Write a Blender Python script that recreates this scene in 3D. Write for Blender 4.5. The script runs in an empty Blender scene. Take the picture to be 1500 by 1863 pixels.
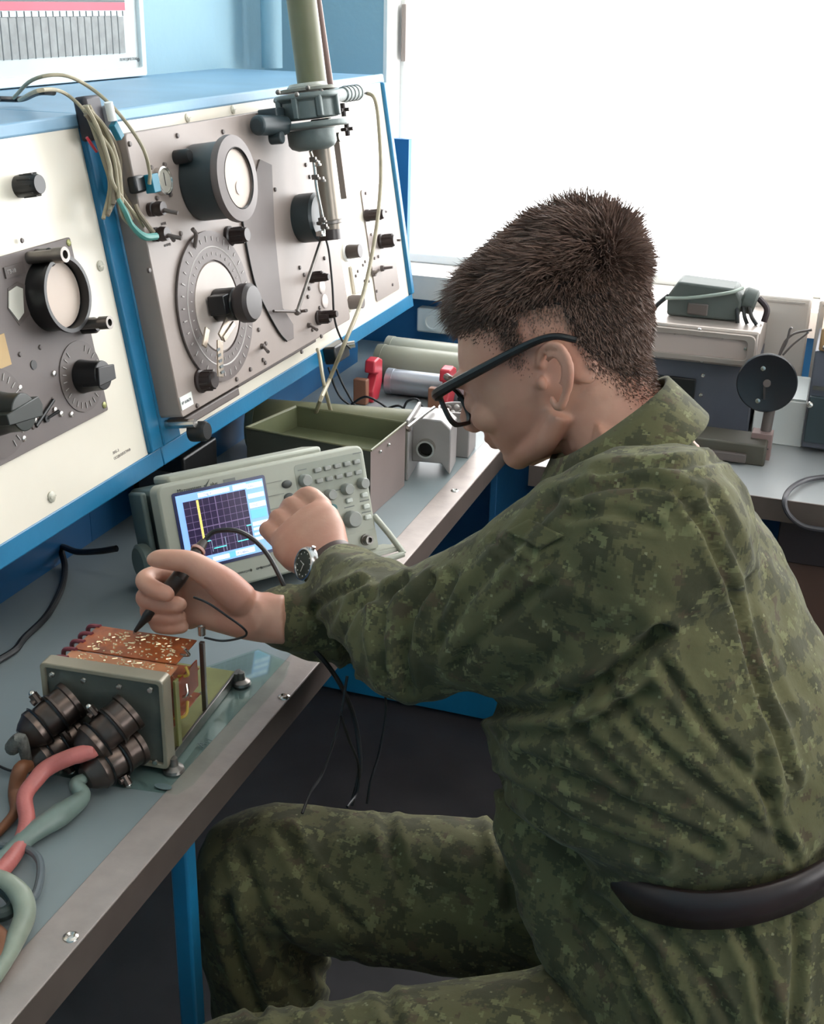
import bpy, bmesh, math, random
import numpy as np
from mathutils import Vector, Matrix, noise
random.seed(7); np.random.seed(7)
V = Vector
sc = bpy.context.scene
COL = sc.collection
# ------------------------------------------------------------------ camera
F, CX, CY = 2250.0, 750.0, 931.5
def _n(v): return v / np.linalg.norm(v)
_dy = _n(np.array([850., -916., F]))
_dz = np.array([-150., 5570., F]); _dz = _n(_dz - _dz.dot(_dy) * _dy)
_up = -_dz; _dx = np.cross(_dy, _up)
R = np.stack([_dx, _dy, _up])
CAM = np.array([0, 0, 1.45])
cam = bpy.data.cameras.new('camera'); camo = bpy.data.objects.new('camera', cam); COL.objects.link(camo)
cam.sensor_fit = 'HORIZONTAL'; cam.sensor_width = 36.0; cam.lens = 36.0 * F / 1500.0
cam.clip_start = 0.02; cam.clip_end = 100
_M = np.eye(4); _M[:3, 0] = R @ [1, 0, 0]; _M[:3, 1] = R @ [0, -1, 0]; _M[:3, 2] = R @ [0, 0, -1]; _M[:3, 3] = CAM
camo.matrix_world = Matrix(_M.tolist())
sc.camera = camo
def ray(u, v): return R @ _n(np.array([u - CX, v - CY, F]))
def at(u, v, ax, val):                 # where the sight line through a photo point meets the plane axis=val
    r = ray(u, v); return V(CAM + r * ((val - CAM[ax]) / r[ax]))
def wd(u, v, d): return V(CAM + R @ np.array([(u - CX) / F, (v - CY) / F, 1]) * d)
def px(P):
    q = (np.asarray(P) - CAM) @ R; return np.stack([CX + F * q[..., 0] / q[..., 2], CY + F * q[..., 1] / q[..., 2], q[..., 2]], -1)
# ------------------------------------------------------------------ world, lights, exposure
sc.view_settings.view_transform = 'Standard'; sc.view_settings.look = 'None'
sc.view_settings.gamma = 1.0; sc.view_settings.exposure = 0.0
sc.view_settings.use_curve_mapping = False
w = bpy.data.worlds.new('sky'); sc.world = w; w.use_nodes = True
bg = w.node_tree.nodes['Background']; bg.inputs[0].default_value = (0.98, 0.99, 1.0, 1); bg.inputs[1].default_value = 5.5
def area(name, loc, rot, sx, sy, power, col=(1, 1, 1)):
    l = bpy.data.lights.new(name, 'AREA'); l.shape = 'RECTANGLE'; l.size = sx; l.size_y = sy; l.energy = power; l.color = col
    o = bpy.data.objects.new(name, l); COL.objects.link(o); o.location = loc; o.rotation_euler = rot; return o
area('window_daylight', (0.7, 2.62, 1.72), (math.radians(-90), 0, 0), 3.0, 1.5, 34, (1.0, 0.98, 0.95))
area('ceiling_fill_light', (0.55, 0.3, 2.68), (0, 0, 0), 1.2, 0.3, 6, (1.0, 0.93, 0.84))  # fill light added overhead to brighten the room
area('second_window_daylight', (2.85, 0.3, 1.7), (0, math.radians(90), 0), 1.5, 2.0, 13, (1.0, 0.95, 0.9))
# ------------------------------------------------------------------ materials
MATS = {}
def L(c): return tuple((x / 12.92 if x <= 0.04045 else ((x + 0.055) / 1.055) ** 2.4) for x in [k / 255 for k in c]) + (1,)
def mat(name, rgb, rough=0.5, metal=0.0, var=0.0, vscale=20, bump=0.0, bscale=60, rgb2=None, spec=0.5, emit=0, coat=0):
    if name in MATS: return MATS[name]
    m = bpy.data.materials.new(name); m.use_nodes = True; nt = m.node_tree; b = nt.nodes['Principled BSDF']
    c = L(rgb); b.inputs['Base Color'].default_value = c
    b.inputs['Roughness'].default_value = rough; b.inputs['Metallic'].default_value = metal
    b.inputs['Specular IOR Level'].default_value = spec; b.inputs['Coat Weight'].default_value = coat
    tc = nt.nodes.new('ShaderNodeTexCoord')
    if var or rgb2:
        nz = nt.nodes.new('ShaderNodeTexNoise'); nz.inputs['Scale'].default_value = vscale; nz.inputs['Detail'].default_value = 6
        nt.links.new(tc.outputs['Object'], nz.inputs['Vector'])
        cr = nt.nodes.new('ShaderNodeValToRGB'); cr.color_ramp.elements[0].position = 0.35; cr.color_ramp.elements[1].position = 0.68
        c2 = L(rgb2) if rgb2 else tuple(x * (1 - var) for x in c[:3]) + (1,)
        cr.color_ramp.elements[0].color = c2; cr.color_ramp.elements[1].color = c
        nt.links.new(nz.outputs['Fac'], cr.inputs[0]); nt.links.new(cr.outputs[0], b.inputs['Base Color'])
    if bump:
        n2 = nt.nodes.new('ShaderNodeTexNoise'); n2.inputs['Scale'].default_value = bscale; n2.inputs['Detail'].default_value = 4
        nt.links.new(tc.outputs['Object'], n2.inputs['Vector'])
        bp = nt.nodes.new('ShaderNodeBump'); bp.inputs['Strength'].default_value = bump; bp.inputs['Distance'].default_value = 0.002
        nt.links.new(n2.outputs['Fac'], bp.inputs['Height']); nt.links.new(bp.outputs[0], b.inputs['Normal'])
    if emit:
        b.inputs['Emission Color'].default_value = c; b.inputs['Emission Strength'].default_value = emit
    MATS[name] = m; return m
blue = mat('blue_paint', (24, 116, 160), 0.35, var=0.25, vscale=6, bump=0.15, bscale=90)
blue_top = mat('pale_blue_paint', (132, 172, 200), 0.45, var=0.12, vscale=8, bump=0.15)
cream = mat('cream_enamel', (232, 224, 208), 0.3, var=0.07, vscale=5)
greyp = mat('grey_hammer_paint', (150, 137, 130), 0.42, var=0.1, vscale=10, bump=0.05)
greyp2 = mat('grey_dial_metal', (108, 98, 95), 0.5, var=0.12, vscale=14)
greyd = mat('dark_grey_metal', (98, 88, 84), 0.45, var=0.15, vscale=14)
black = mat('black_plastic', (26, 26, 27), 0.35, var=0.2, vscale=30)
blackc = mat('black_rubber', (20, 21, 24), 0.45)
steel = mat('bright_steel', (200, 196, 190), 0.25, 1.0)
steeld = mat('dull_steel', (135, 130, 125), 0.4, 0.9, var=0.3, vscale=40)
alu = mat('aluminium_strip', (168, 156, 150), 0.4, 0.35, var=0.18, vscale=30, bump=0.08, bscale=200)
castg = mat('grey_cast_metal', (112, 122, 120), 0.45, 0.3, var=0.25, vscale=18, bump=0.3, bscale=120)
olive = mat('olive_paint', (112, 112, 84), 0.4, var=0.15, vscale=10)
olive_box = mat('olive_box_paint', (100, 104, 76), 0.45, var=0.12, vscale=12)
boxside = mat('grey_brown_box_paint', (122, 108, 104), 0.5, var=0.12, vscale=9)
lino = mat('bench_top_laminate', (128, 138, 140), 0.35, var=0.12, vscale=7, bump=0.04, bscale=30)
wallb = mat('light_blue_wall_paint', (146, 180, 194), 0.7, var=0.05, vscale=3, bump=0.5, bscale=55)
walld = mat('deep_blue_wall_paint', (44, 112, 164), 0.55, var=0.14, vscale=5, bump=0.5, bscale=55)
white = mat('white_paint', (232, 232, 228), 0.45)
paper = mat('paper', (200, 206, 205), 0.6, var=0.03)
floorm = mat('floor_linoleum', (78, 74, 76), 0.5, var=0.25, vscale=9)
scope_m = mat('scope_plastic', (164, 166, 152), 0.45, var=0.04, vscale=12)
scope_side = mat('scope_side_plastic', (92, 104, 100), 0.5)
scope_dk = mat('scope_grey_rubber', (112, 116, 112), 0.55)
knobg = mat('knob_grey_plastic', (140, 142, 136), 0.42)
knobl = mat('pale_button_plastic', (196, 200, 192), 0.42)
pcbm = mat('orange_circuit_board', (172, 92, 46), 0.35, var=0.35, vscale=60, rgb2=(120, 60, 34))
solder = mat('solder', (236, 214, 176), 0.25, 0.6)
zinc = mat('yellow_green_plated_metal', (150, 150, 96), 0.4, 0.4, var=0.2, vscale=30)
unitp = mat('unit_front_grey_paint', (94, 96, 88), 0.42, var=0.15, vscale=25, rgb2=(70, 74, 70))
unite = mat('unit_bare_rim', (150, 142, 124), 0.35, 0.3, var=0.15, vscale=20)
conn = mat('dark_bronze_metal', (96, 84, 78), 0.32, 0.85, var=0.3, vscale=50)
redt = mat('red_tape', (184, 104, 98), 0.45, var=0.2, vscale=40, bump=0.4, bscale=120)
braid = mat('grey_braided_sleeve', (104, 104, 98), 0.6, 0.2, var=0.4, vscale=160, bump=0.8, bscale=300)
greent = mat('grey_green_sleeve', (112, 128, 120), 0.4, var=0.25, vscale=30)
orange = mat('orange_insulation', (132, 84, 56), 0.5, var=0.3, vscale=30)
beige = mat('beige_cable', (168, 158, 132), 0.5, var=0.2, vscale=60)
teal = mat('teal_tape', (20, 116, 140), 0.45)
red = mat('red_plastic', (186, 52, 66), 0.4)
brick = mat('brown_wood_block', (142, 96, 74), 0.6, var=0.2)
redp = mat('print_red', (206, 96, 112), 0.6); greyprint = mat('print_grey', (152, 154, 152), 0.6, var=0.25, vscale=50)
inkm = mat('print_ink', (92, 98, 100), 0.6); whiteink = mat('white_marking', (200, 194, 188), 0.5); paleink = mat('pale_marking', (170, 164, 160), 0.5)
skin = mat('skin', (196, 152, 130), 0.5, var=0.12, vscale=14, bump=0.12, bscale=160, rgb2=(184, 128, 108))
skin.node_tree.nodes['Principled BSDF'].inputs['Subsurface Weight'].default_value = 0.08
skin.node_tree.nodes['Principled BSDF'].inputs['Subsurface Radius'].default_value = (0.01, 0.004, 0.002)
hairm = mat('dark_brown_hair', (124, 98, 86), 0.5, var=0.3, vscale=40)
leather = mat('dark_belt_leather', (44, 32, 32), 0.4, var=0.2, vscale=20)
strapm = mat('brown_watch_leather', (74, 52, 44), 0.5, var=0.2, vscale=60)
wood = mat('yellow_wood', (176, 140, 98), 0.5, var=0.2, vscale=12)
brownw = mat('brown_desk_side', (86, 62, 52), 0.55, var=0.2, vscale=8)
def glass_mat(name, tint=(1, 1, 1, 1), ior=1.3):
    m = bpy.data.materials.new(name); m.use_nodes = True; nt = m.node_tree; nt.nodes.remove(nt.nodes['Principled BSDF'])
    t = nt.nodes.new('ShaderNodeBsdfTransparent'); t.inputs[0].default_value = tint
    g = nt.nodes.new('ShaderNodeBsdfGlossy'); g.inputs['Roughness'].default_value = 0.05
    f = nt.nodes.new('ShaderNodeLayerWeight'); f.inputs[0].default_value = ior - 1.15
    mx = nt.nodes.new('ShaderNodeMixShader'); mu = nt.nodes.new('ShaderNodeMath'); mu.operation = 'MULTIPLY'; mu.inputs[1].default_value = 0.22; nt.links.new(f.outputs['Fresnel'], mu.inputs[0]); nt.links.new(mu.outputs[0], mx.inputs[0]); nt.links.new(t.outputs[0], mx.inputs[1]); nt.links.new(g.outputs[0], mx.inputs[2])
    nt.links.new(mx.outputs[0], nt.nodes['Material Output'].inputs[0]); MATS[name] = m; return m
glass = glass_mat('clear_glass'); plexi = glass_mat('clear_plexiglass', (0.90, 0.96, 0.94, 1), 1.35)
def camo(name, cols, scale=42):
    m = bpy.data.materials.new(name); m.use_nodes = True; nt = m.node_tree; b = nt.nodes['Principled BSDF']
    b.inputs['Roughness'].default_value = 0.9; b.inputs['Specular IOR Level'].default_value = 0.15
    b.inputs['Sheen Weight'].default_value = 0.06
    tc = nt.nodes.new('ShaderNodeTexCoord')
    def sn(out, sz):                                  # stepped coordinates: the print is made of tiny squares
        a = nt.nodes.new('ShaderNodeVectorMath'); a.operation = 'SNAP'; a.inputs[1].default_value = (sz, sz, sz); nt.links.new(out, a.inputs[0]); return a.outputs[0]
    src = sn(tc.outputs['Object'], 0.0022)
    prev = None
    for i, (c, th, s, det) in enumerate(cols):
        if i == 0:
            rgb = nt.nodes.new('ShaderNodeRGB'); rgb.outputs[0].default_value = L(c); prev = rgb.outputs[0]; continue
        nz = nt.nodes.new('ShaderNodeTexNoise'); nz.inputs['Scale'].default_value = scale * s; nz.inputs['Detail'].default_value = det
        nz.inputs['Roughness'].default_value = 0.62
        ad = nt.nodes.new('ShaderNodeVectorMath'); ad.operation = 'ADD'; ad.inputs[1].default_value = (i * 3.7, i * 1.9, i * 5.1)
        nt.links.new(src, ad.inputs[0]); nt.links.new(ad.outputs[0], nz.inputs['Vector'])
        mr = nt.nodes.new('ShaderNodeMapRange'); mr.inputs['From Min'].default_value = th; mr.inputs['From Max'].default_value = th + 0.02
        nt.links.new(nz.outputs['Fac'], mr.inputs['Value'])
        mx = nt.nodes.new('ShaderNodeMix'); mx.data_type = 'RGBA'; nt.links.new(mr.outputs[0], mx.inputs['Factor'])
        nt.links.new(prev, mx.inputs['A']); mx.inputs['B'].default_value = L(c); prev = mx.outputs['Result']
    nt.links.new(prev, b.inputs['Base Color'])
    wv = nt.nodes.new('ShaderNodeTexNoise'); wv.inputs['Scale'].default_value = 45; wv.inputs['Detail'].default_value = 5
    nt.links.new(tc.outputs['Object'], wv.inputs['Vector'])
    bp = nt.nodes.new('ShaderNodeBump'); bp.inputs['Strength'].default_value = 0.35; bp.inputs['Distance'].default_value = 0.004
    nt.links.new(wv.outputs['Fac'], bp.inputs['Height']); nt.links.new(bp.outputs[0], b.inputs['Normal'])
    MATS[name] = m; return m
camo_m = camo('green_digital_camouflage', [((90, 88, 62), 0, 0, 0), ((70, 69, 51), 0.50, 0.8, 6), ((108, 107, 76), 0.585, 1.2, 7), ((80, 71, 55), 0.61, 1.0, 6), ((124, 122, 94), 0.665, 2.0, 6)], 48)
# ------------------------------------------------------------------ mesh helpers
def frame(z, x=None):
    z = V(z).normalized()
    if x is None: x = V((0, 0, 1)) if abs(z.z) < 0.9 else V((1, 0, 0))
    x = V(x); x = (x - z * x.dot(z)).normalized(); y = z.cross(x)
    return Matrix((x, y, z)).transposed()
def trans(loc, rot=None):
    m = Matrix.Translation(V(loc))
    return m @ rot.to_4x4() if rot is not None else m
class MB:
    def __init__(s, M=None): s.v = []; s.f = []; s.M = M or Matrix.Identity(4)
    def add(s, vs, fs, M=None):
        n = len(s.v); T = s.M @ M if M is not None else s.M
        s.v += [T @ V(p) for p in vs]; s.f += [tuple(i + n for i in f) for f in fs]; return s
    def box(s, c, size, M=None):
        x, y, z = [k / 2 for k in size]; c = V(c)
        vs = [c + V((a * x, b * y, d * z)) for a in (-1, 1) for b in (-1, 1) for d in (-1, 1)]
        return s.add(vs, [(0, 1, 3, 2), (4, 6, 7, 5), (0, 4, 5, 1), (2, 3, 7, 6), (0, 2, 6, 4), (1, 5, 7, 3)], M)
    def prism(s, poly, z0, z1, M=None):
        n = len(poly); vs = [(p[0], p[1], z0) for p in poly] + [(p[0], p[1], z1) for p in poly]
        fs = [tuple(range(n - 1, -1, -1)), tuple(range(n, 2 * n))] + [(i, (i + 1) % n, n + (i + 1) % n, n + i) for i in range(n)]
        return s.add(vs, fs, M)
    def lathe(s, prof, M=None, seg=32, ring=False):                # profile of (radius, height) about local z
        vs = []; fs = []; k = len(prof)
        for i in range(seg):
            a = 2 * math.pi * i / seg
            vs += [(r * math.cos(a), r * math.sin(a), z) for r, z in prof]
        for i in range(seg):
            j = (i + 1) % seg
            for t in range(k - 1): fs.append((i * k + t, j * k + t, j * k + t + 1, i * k + t + 1))
        if ring:
            for i in range(seg): j = (i + 1) % seg; fs.append((i * k + k - 1, j * k + k - 1, j * k, i * k))
            return s.add(vs, fs, M)
        if prof[0][0] > 1e-6: fs.append(tuple(i * k for i in range(seg - 1, -1, -1)))
        if prof[-1][0] > 1e-6: fs.append(tuple(i * k + k - 1 for i in range(seg)))
        return s.add(vs, fs, M)
    def cyl(s, p0, p1, r, r2=None, seg=20, bev=0.0):
        p0, p1 = V(p0), V(p1); h = (p1 - p0).length; r2 = r if r2 is None else r2
        b = min(bev, h / 3, r * 0.5, max(r2, 1e-4) * 0.5)
        prof = [(r, 0), (r2, h)] if not b else [(r - b, 0), (r, b), (r2, h - b), (r2 - b, h)]
        return s.lathe(prof, trans(p0, frame(p1 - p0)), seg)
    def tube(s, pts, r, seg=8, smooth=True, n=6):
        pts = [V(p) for p in pts]
        if smooth and len(pts) > 2: pts = crom(pts, n)
        m = len(pts); rs = r if isinstance(r, (list, tuple)) else [r] * m
        if len(rs) != m: rs = [rs[min(len(rs) - 1, int(i * (len(rs) - 1) / (m - 1)))] + (rs[min(len(rs) - 1, int(i * (len(rs) - 1) / (m - 1)) + 1)] - rs[int(i * (len(rs) - 1) / (m - 1))]) * ((i * (len(rs) - 1) / (m - 1)) % 1) for i in range(m)]
        t0 = (pts[1] - pts[0]).normalized(); x = frame(t0).col[0]; vs = []; fs = []
        for i in range(m):
            t = (pts[min(i + 1, m - 1)] - pts[max(i - 1, 0)]).normalized(); x = (x - t * x.dot(t)).normalized(); y = t.cross(x)
            vs += [pts[i] + (x * math.cos(a) + y * math.sin(a)) * rs[i] for a in [2 * math.pi * k / seg for k in range(seg)]]
        for i in range(m - 1):
            for k in range(seg):
                l = (k + 1) % seg; fs.append((i * seg + k, i * seg + l, (i + 1) * seg + l, (i + 1) * seg + k))
        fs.append(tuple(range(seg - 1, -1, -1))); fs.append(tuple((m - 1) * seg + k for k in range(seg)))
        return s.add(vs, fs)
    def ball(s, c, r, M=None, seg=20, rings=12):
        rr = r if isinstance(r, (tuple, list, Vector)) else (r, r, r)
        prof = [(math.sin(math.pi * i / rings), -math.cos(math.pi * i / rings)) for i in range(rings + 1)]
        prof[0] = (0.0, -1); prof[-1] = (0.0, 1)
        return s.lathe(prof, (M or Matrix.Identity(4)) @ trans(c) @ Matrix.Diagonal((*rr, 1)), seg)
    def loft(s, secs, seg=28, p=2.0):                  # secs: (centre, half-axis a, half-axis b); closed with pointed caps
        vs = []; fs = []; m = len(secs)
        for c, a, b in secs:
            for k in range(seg):
                t = 2 * math.pi * k / seg; ca, sa = math.cos(t), math.sin(t)
                vs.append(V(c) + V(a) * (math.copysign(abs(ca) ** (2 / p), ca)) + V(b) * (math.copysign(abs(sa) ** (2 / p), sa)))
        for i in range(m - 1):
            for k in range(seg):
                l = (k + 1) % seg; fs.append((i * seg + k, i * seg + l, (i + 1) * seg + l, (i + 1) * seg + k))
        fs.append(tuple(range(seg - 1, -1, -1))); fs.append(tuple((m - 1) * seg + k for k in range(seg)))
        return s.add(vs, fs)
    def build(s, name, m, parent=None, bevel=0.0, smooth=35, segs=2, mesh_only=False):
        me = bpy.data.meshes.new(name); me.from_pydata([tuple(p) for p in s.v], [], s.f)
        bm = bmesh.new(); bm.from_mesh(me); bmesh.ops.remove_doubles(bm, verts=bm.verts, dist=1e-6); bmesh.ops.recalc_face_normals(bm, faces=bm.faces)
        bm.to_mesh(me); bm.free()
        if mesh_only: return me
        me.materials.append(m)
        o = bpy.data.objects.new(name, me); COL.objects.link(o)
        if smooth:
            for p in me.polygons: p.use_smooth = True
            me.set_sharp_from_angle(angle=math.radians(smooth))
        if bevel:
            b = o.modifiers.new('bevel', 'BEVEL'); b.width = bevel; b.segments = segs; b.limit_method = 'ANGLE'; b.angle_limit = math.radians(40)
            b.harden_normals = False
        if parent is not None: o.parent = parent
        return o
def crom(pts, n=6):
    out = []; P = [pts[0] * 2 - pts[1]] + pts + [pts[-1] * 2 - pts[-2]]
    for i in range(1, len(P) - 2):
        a, b, c, d = P[i - 1:i + 3]
        for k in range(n):
            t = k / n; out.append(0.5 * ((2 * b) + (c - a) * t + (2 * a - 5 * b + 4 * c - d) * t * t + (3 * b - a - 3 * c + d) * t ** 3))
    out.append(pts[-1]); return out
def tag(o, label, cat, group=None):
    o['label'] = label; o['category'] = cat
    if group: o['group'] = group
    return o
def thing(name, label, cat, M=None, group=None):
    o = bpy.data.objects.new(name, None); COL.objects.link(o); o.empty_display_size = 0.05
    if M is not None: o.matrix_world = M
    return tag(o, label, cat, group)
def struct(o): o['kind'] = 'structure'; return o
def text(body, size, m, parent, M, name='lettering', depth=0.0003, align='LEFT'):
    cu = bpy.data.curves.new('t', 'FONT'); cu.body = body; cu.size = size; cu.extrude = depth; cu.align_x = align; cu.resolution_u = 2
    t = bpy.data.objects.new('t', cu); COL.objects.link(t); dg = bpy.context.evaluated_depsgraph_get()
    me = bpy.data.meshes.new_from_object(t.evaluated_get(dg)); bpy.data.objects.remove(t); bpy.data.curves.remove(cu)
    me.transform(M); me.materials.clear(); me.materials.append(m)
    o = bpy.data.objects.new(name, me); COL.objects.link(o)
    if parent is not None: o.parent = parent
    return o
def rrect(w, h, r, n=5, cx=0, cy=0):
    out = []
    for sx, sy, a0 in ((1, 1, 0), (-1, 1, 90), (-1, -1, 180), (1, -1, 270)):
        for k in range(n + 1):
            a = math.radians(a0 + 90 * k / n); out.append((cx + sx * (w / 2 - r) + r * math.cos(a), cy + sy * (h / 2 - r) + r * math.sin(a)))
    return out
def ringprism(mb, outer, inner, z0, z1, M=None):       # same vertex count
    n = len(outer); vs = []
    for z in (z0, z1): vs += [(p[0], p[1], z) for p in outer] + [(p[0], p[1], z) for p in inner]
    fs = []
    for i in range(n):
        j = (i + 1) % n
        fs += [(i, j, n + j, n + i), (2 * n + i, 3 * n + i, 3 * n + j, 2 * n + j), (i, 2 * n + i, 2 * n + j, j), (n + i, n + j, 3 * n + j, 3 * n + i)]
    return mb.add(vs, fs, M)
def circ(r, n=48, cx=0, cy=0, ry=None): return [(cx + r * math.cos(2 * math.pi * k / n), cy + (ry or r) * math.sin(2 * math.pi * k / n)) for k in range(n)]
# ------------------------------------------------------------------ room
YW, XL = 2.5, -1.2
ZR = 1.314
def sbox(name, lo, hi, m, bevel=0):
    lo, hi = V(lo), V(hi); return struct(MB().box((lo + hi) / 2, hi - lo).build(name, m, None, bevel))
sbox('floor', (XL - .1, -2.1, -0.06), (3.1, YW + .2, 0), floorm)
sbox('ceiling', (XL - .1, -2.1, 2.75), (3.1, YW + .2, 2.81), white)
sbox('wall_left', (XL - .1, -2.1, 0), (XL, YW + .2, 2.75), wallb)
sbox('wall_near', (XL, -2.1, 0), (3.0, -2.0, 2.75), wallb)
WX0, WX1, WZ0, WZ1 = -0.93, 2.3, 0.912, 2.45  # left edge set wider, standing in for bloom over the wall strip
def wallpiece(name, boxes, m):
    b = MB()
    for lo, hi in boxes: lo, hi = V(lo), V(hi); b.box((lo + hi) / 2, hi - lo)
    return struct(b.build(name, m))
wallpiece('wall_window_side', [((XL, YW, 0.86), (WX0, YW + .2, 2.75)), ((WX1, YW, 0.86), (3.0, YW + .2, 2.75)), ((WX0, YW, WZ1), (WX1, YW + .2, 2.75))], wallb)
wallpiece('wall_window_lower', [((XL, YW - 0.001, 0.0), (3.0, YW + .2, 0.86))], walld)
sbox('wall_blue_pier', (-1.0, YW - 0.002, 0.86), (-0.875, YW + .016, 1.18), walld)
sbox('trim_reveal', (WX0 - .004, YW - .001, WZ0), (WX0 + .004, YW + .2, WZ1), white)
wallpiece('wall_right', [((3.0, -2.0, 0), (3.1, YW, 0.9)), ((3.0, -2.0, 2.4), (3.1, YW, 2.75)), ((3.0, -2.0, 0.9), (3.1, -0.7, 2.4)), ((3.0, 1.3, 0.9), (3.1, YW, 2.4))], wallb)
sbox('trim_sill', (WX0 - .02, YW - 0.05, 0.862), (WX1, YW + .2, 0.912), mat('sill_beige', (228, 220, 212), 0.5, var=0.06))
b = MB()
for lo, hi in (((WX0, YW + .08, WZ0), (WX0 + .014, YW + .13, WZ1)), ((WX1 - .05, YW + .08, WZ0), (WX1, YW + .13, WZ1)), ((WX0, YW + .08, WZ1 - .05), (WX1, YW + .13, WZ1)),
               ((WX0, YW + .08, WZ0), (WX1, YW + .13, WZ0 + .02)), ((0.68, YW + .08, WZ0), (0.76, YW + .13, WZ1))):
    lo, hi = V(lo), V(hi); b.box((lo + hi) / 2, hi - lo)
wf = struct(b.build('window_1', white, None, 0.003))
MB().box(((WX0 + WX1) / 2, YW + .105, (WZ0 + WZ1) / 2), (WX1 - WX0 - .02, 0.004, WZ1 - WZ0 - .02)).build('pane', glass, wf)
b = MB(); hp = at(734, 60, 1, YW + .06)
hb = MB().box(V((hp.x, YW + .07, hp.z)), (0.010, 0.02, 0.11)).build('stay_bar', greyp, wf, 0.002)
# right-hand window glazing
wf2 = struct(MB().box((3.05, 0.3, 0.93), (0.06, 2.0, 0.05)).box((3.05, 0.3, 2.375), (0.06, 2.0, 0.05)).box((3.05, -0.68, 1.65), (0.06, 0.05, 1.5)).box((3.05, 1.28, 1.65), (0.06, 0.05, 1.5)).build('window_2', white))
MB().box((3.05, 0.3, 1.65), (0.004, 1.95, 1.45)).build('pane', glass, wf2)
t = thing('added_ceiling_panel', 'unseen ceiling panel added as fill light above the aisle', 'lamp', Matrix.Translation((.55, .3, 2.75)))  # unseen glowing fixture, added to go with the overhead fill
MB().box((0, 0, -.02), (1.26, .34, .04)).build('fill_housing', white, t, .004)
MB().box((0, 0, -.045), (1.22, .30, .012)).build('diffuser', mat('fill_diffuser', (255, 246, 232), .4, emit=3.0), t, .003)
# heating pipes in the corner
t = thing('heating_pipe', 'pale blue vertical pipe standing in the room corner above the consoles', 'pipe', Matrix.Translation((-1.135, 2.40, ZR)))
MB().cyl((0, 0, 0), (0, 0, 1.43), 0.021, seg=24).build('pipe_body', wallb, t)
MB().lathe([(0.023, 0.62), (0.027, 0.625), (0.027, 0.665), (0.023, 0.67)]).build('coupling', wallb, t)
# socket on the blue wall
p0, p1 = at(771, 558, 1, YW), at(822, 600, 1, YW)
t = thing('power_socket', 'white square power socket on the blue wall below the sill', 'socket', Matrix.Translation(((p0.x + p1.x) / 2, YW, (p0.z + p1.z) / 2)))
MB().box((0, -0.016, 0), (0.075, 0.030, 0.052)).build('socket_box', white, t, 0.004)
MB().lathe([(0.019, 0), (0.019, 0.003), (0.016, 0.003), (0.014, -0.001)], trans((0, -0.032, 0), frame((0, -1, 0)))).build('socket_face', white, t)
# ------------------------------------------------------------------ poster
Mp = trans((XL + 0.002, 1.985, ZR + 0.002), Matrix(((0, 0, 1), (1, 0, 0), (0, 1, 0))))    # x along wall, y up, z out
t = thing('wall_chart', 'framed white chart with a red band and grey columns on the wall', 'poster', Mp)
MB().box((-0.35, 0.32, 0.008), (0.70, 0.64, 0.014)).build('board', paper, t, 0.003)
b = MB(); ringprism(b, rrect(0.70, 0.64, 0.004, 2, -0.35, 0.32), rrect(0.672, 0.612, 0.003, 2, -0.35, 0.32), 0.0, 0.022); b.build('chart_frame', mat('pale_frame', (214, 226, 228), 0.4), t, 0.0015)
MB().box((-0.36, 0.1105, 0.0157), (0.62, 0.012, 0.001)).build('red_band', redp, t)
MB().box((-0.36, 0.1185, 0.0157), (0.62, 0.003, 0.001)).build('grey_rule', inkm, t)
b = MB()
for k in range(31): b.box((-0.065 - k * 0.0195, 0.0665, 0.0157), (0.0165, 0.056, 0.001))
b.build('grey_columns', greyprint, t)
b = MB()
for k in range(34): b.box((-0.057 - k * 0.018, 0.0995, 0.0157), (0.0008, 0.008, 0.001))
for k in range(31): b.box((-0.0745 - k * 0.0195, 0.0665, 0.0158), (0.0014, 0.058, 0.001))
for k in range(20): b.box((-0.10 - k * 0.03, 0.128, 0.0157), (0.0008, 0.010, 0.001))
b.box((-0.37, 0.0955, 0.0157), (0.60, 0.0007, 0.001)); b.build('rule_lines', inkm, t)
MB().box((-0.44, 0.136, 0.0157), (0.46, 0.006, 0.001)).build('grey_band', greyprint, t)
text('ЭЛЕМЕНТОВ', 0.011, inkm, t, trans((-0.20, 0.1225, 0.0153)), align='LEFT')
text('ПЕРИОДИЧЕСКАЯ', 0.006, greyprint, t, trans((-0.075, 0.026, 0.0153)))
MB().lathe([(0.003, 0), (0.003, 0.001)], trans((-0.017, 0.026, 0.0152))).build('seal', inkm, t)
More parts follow.
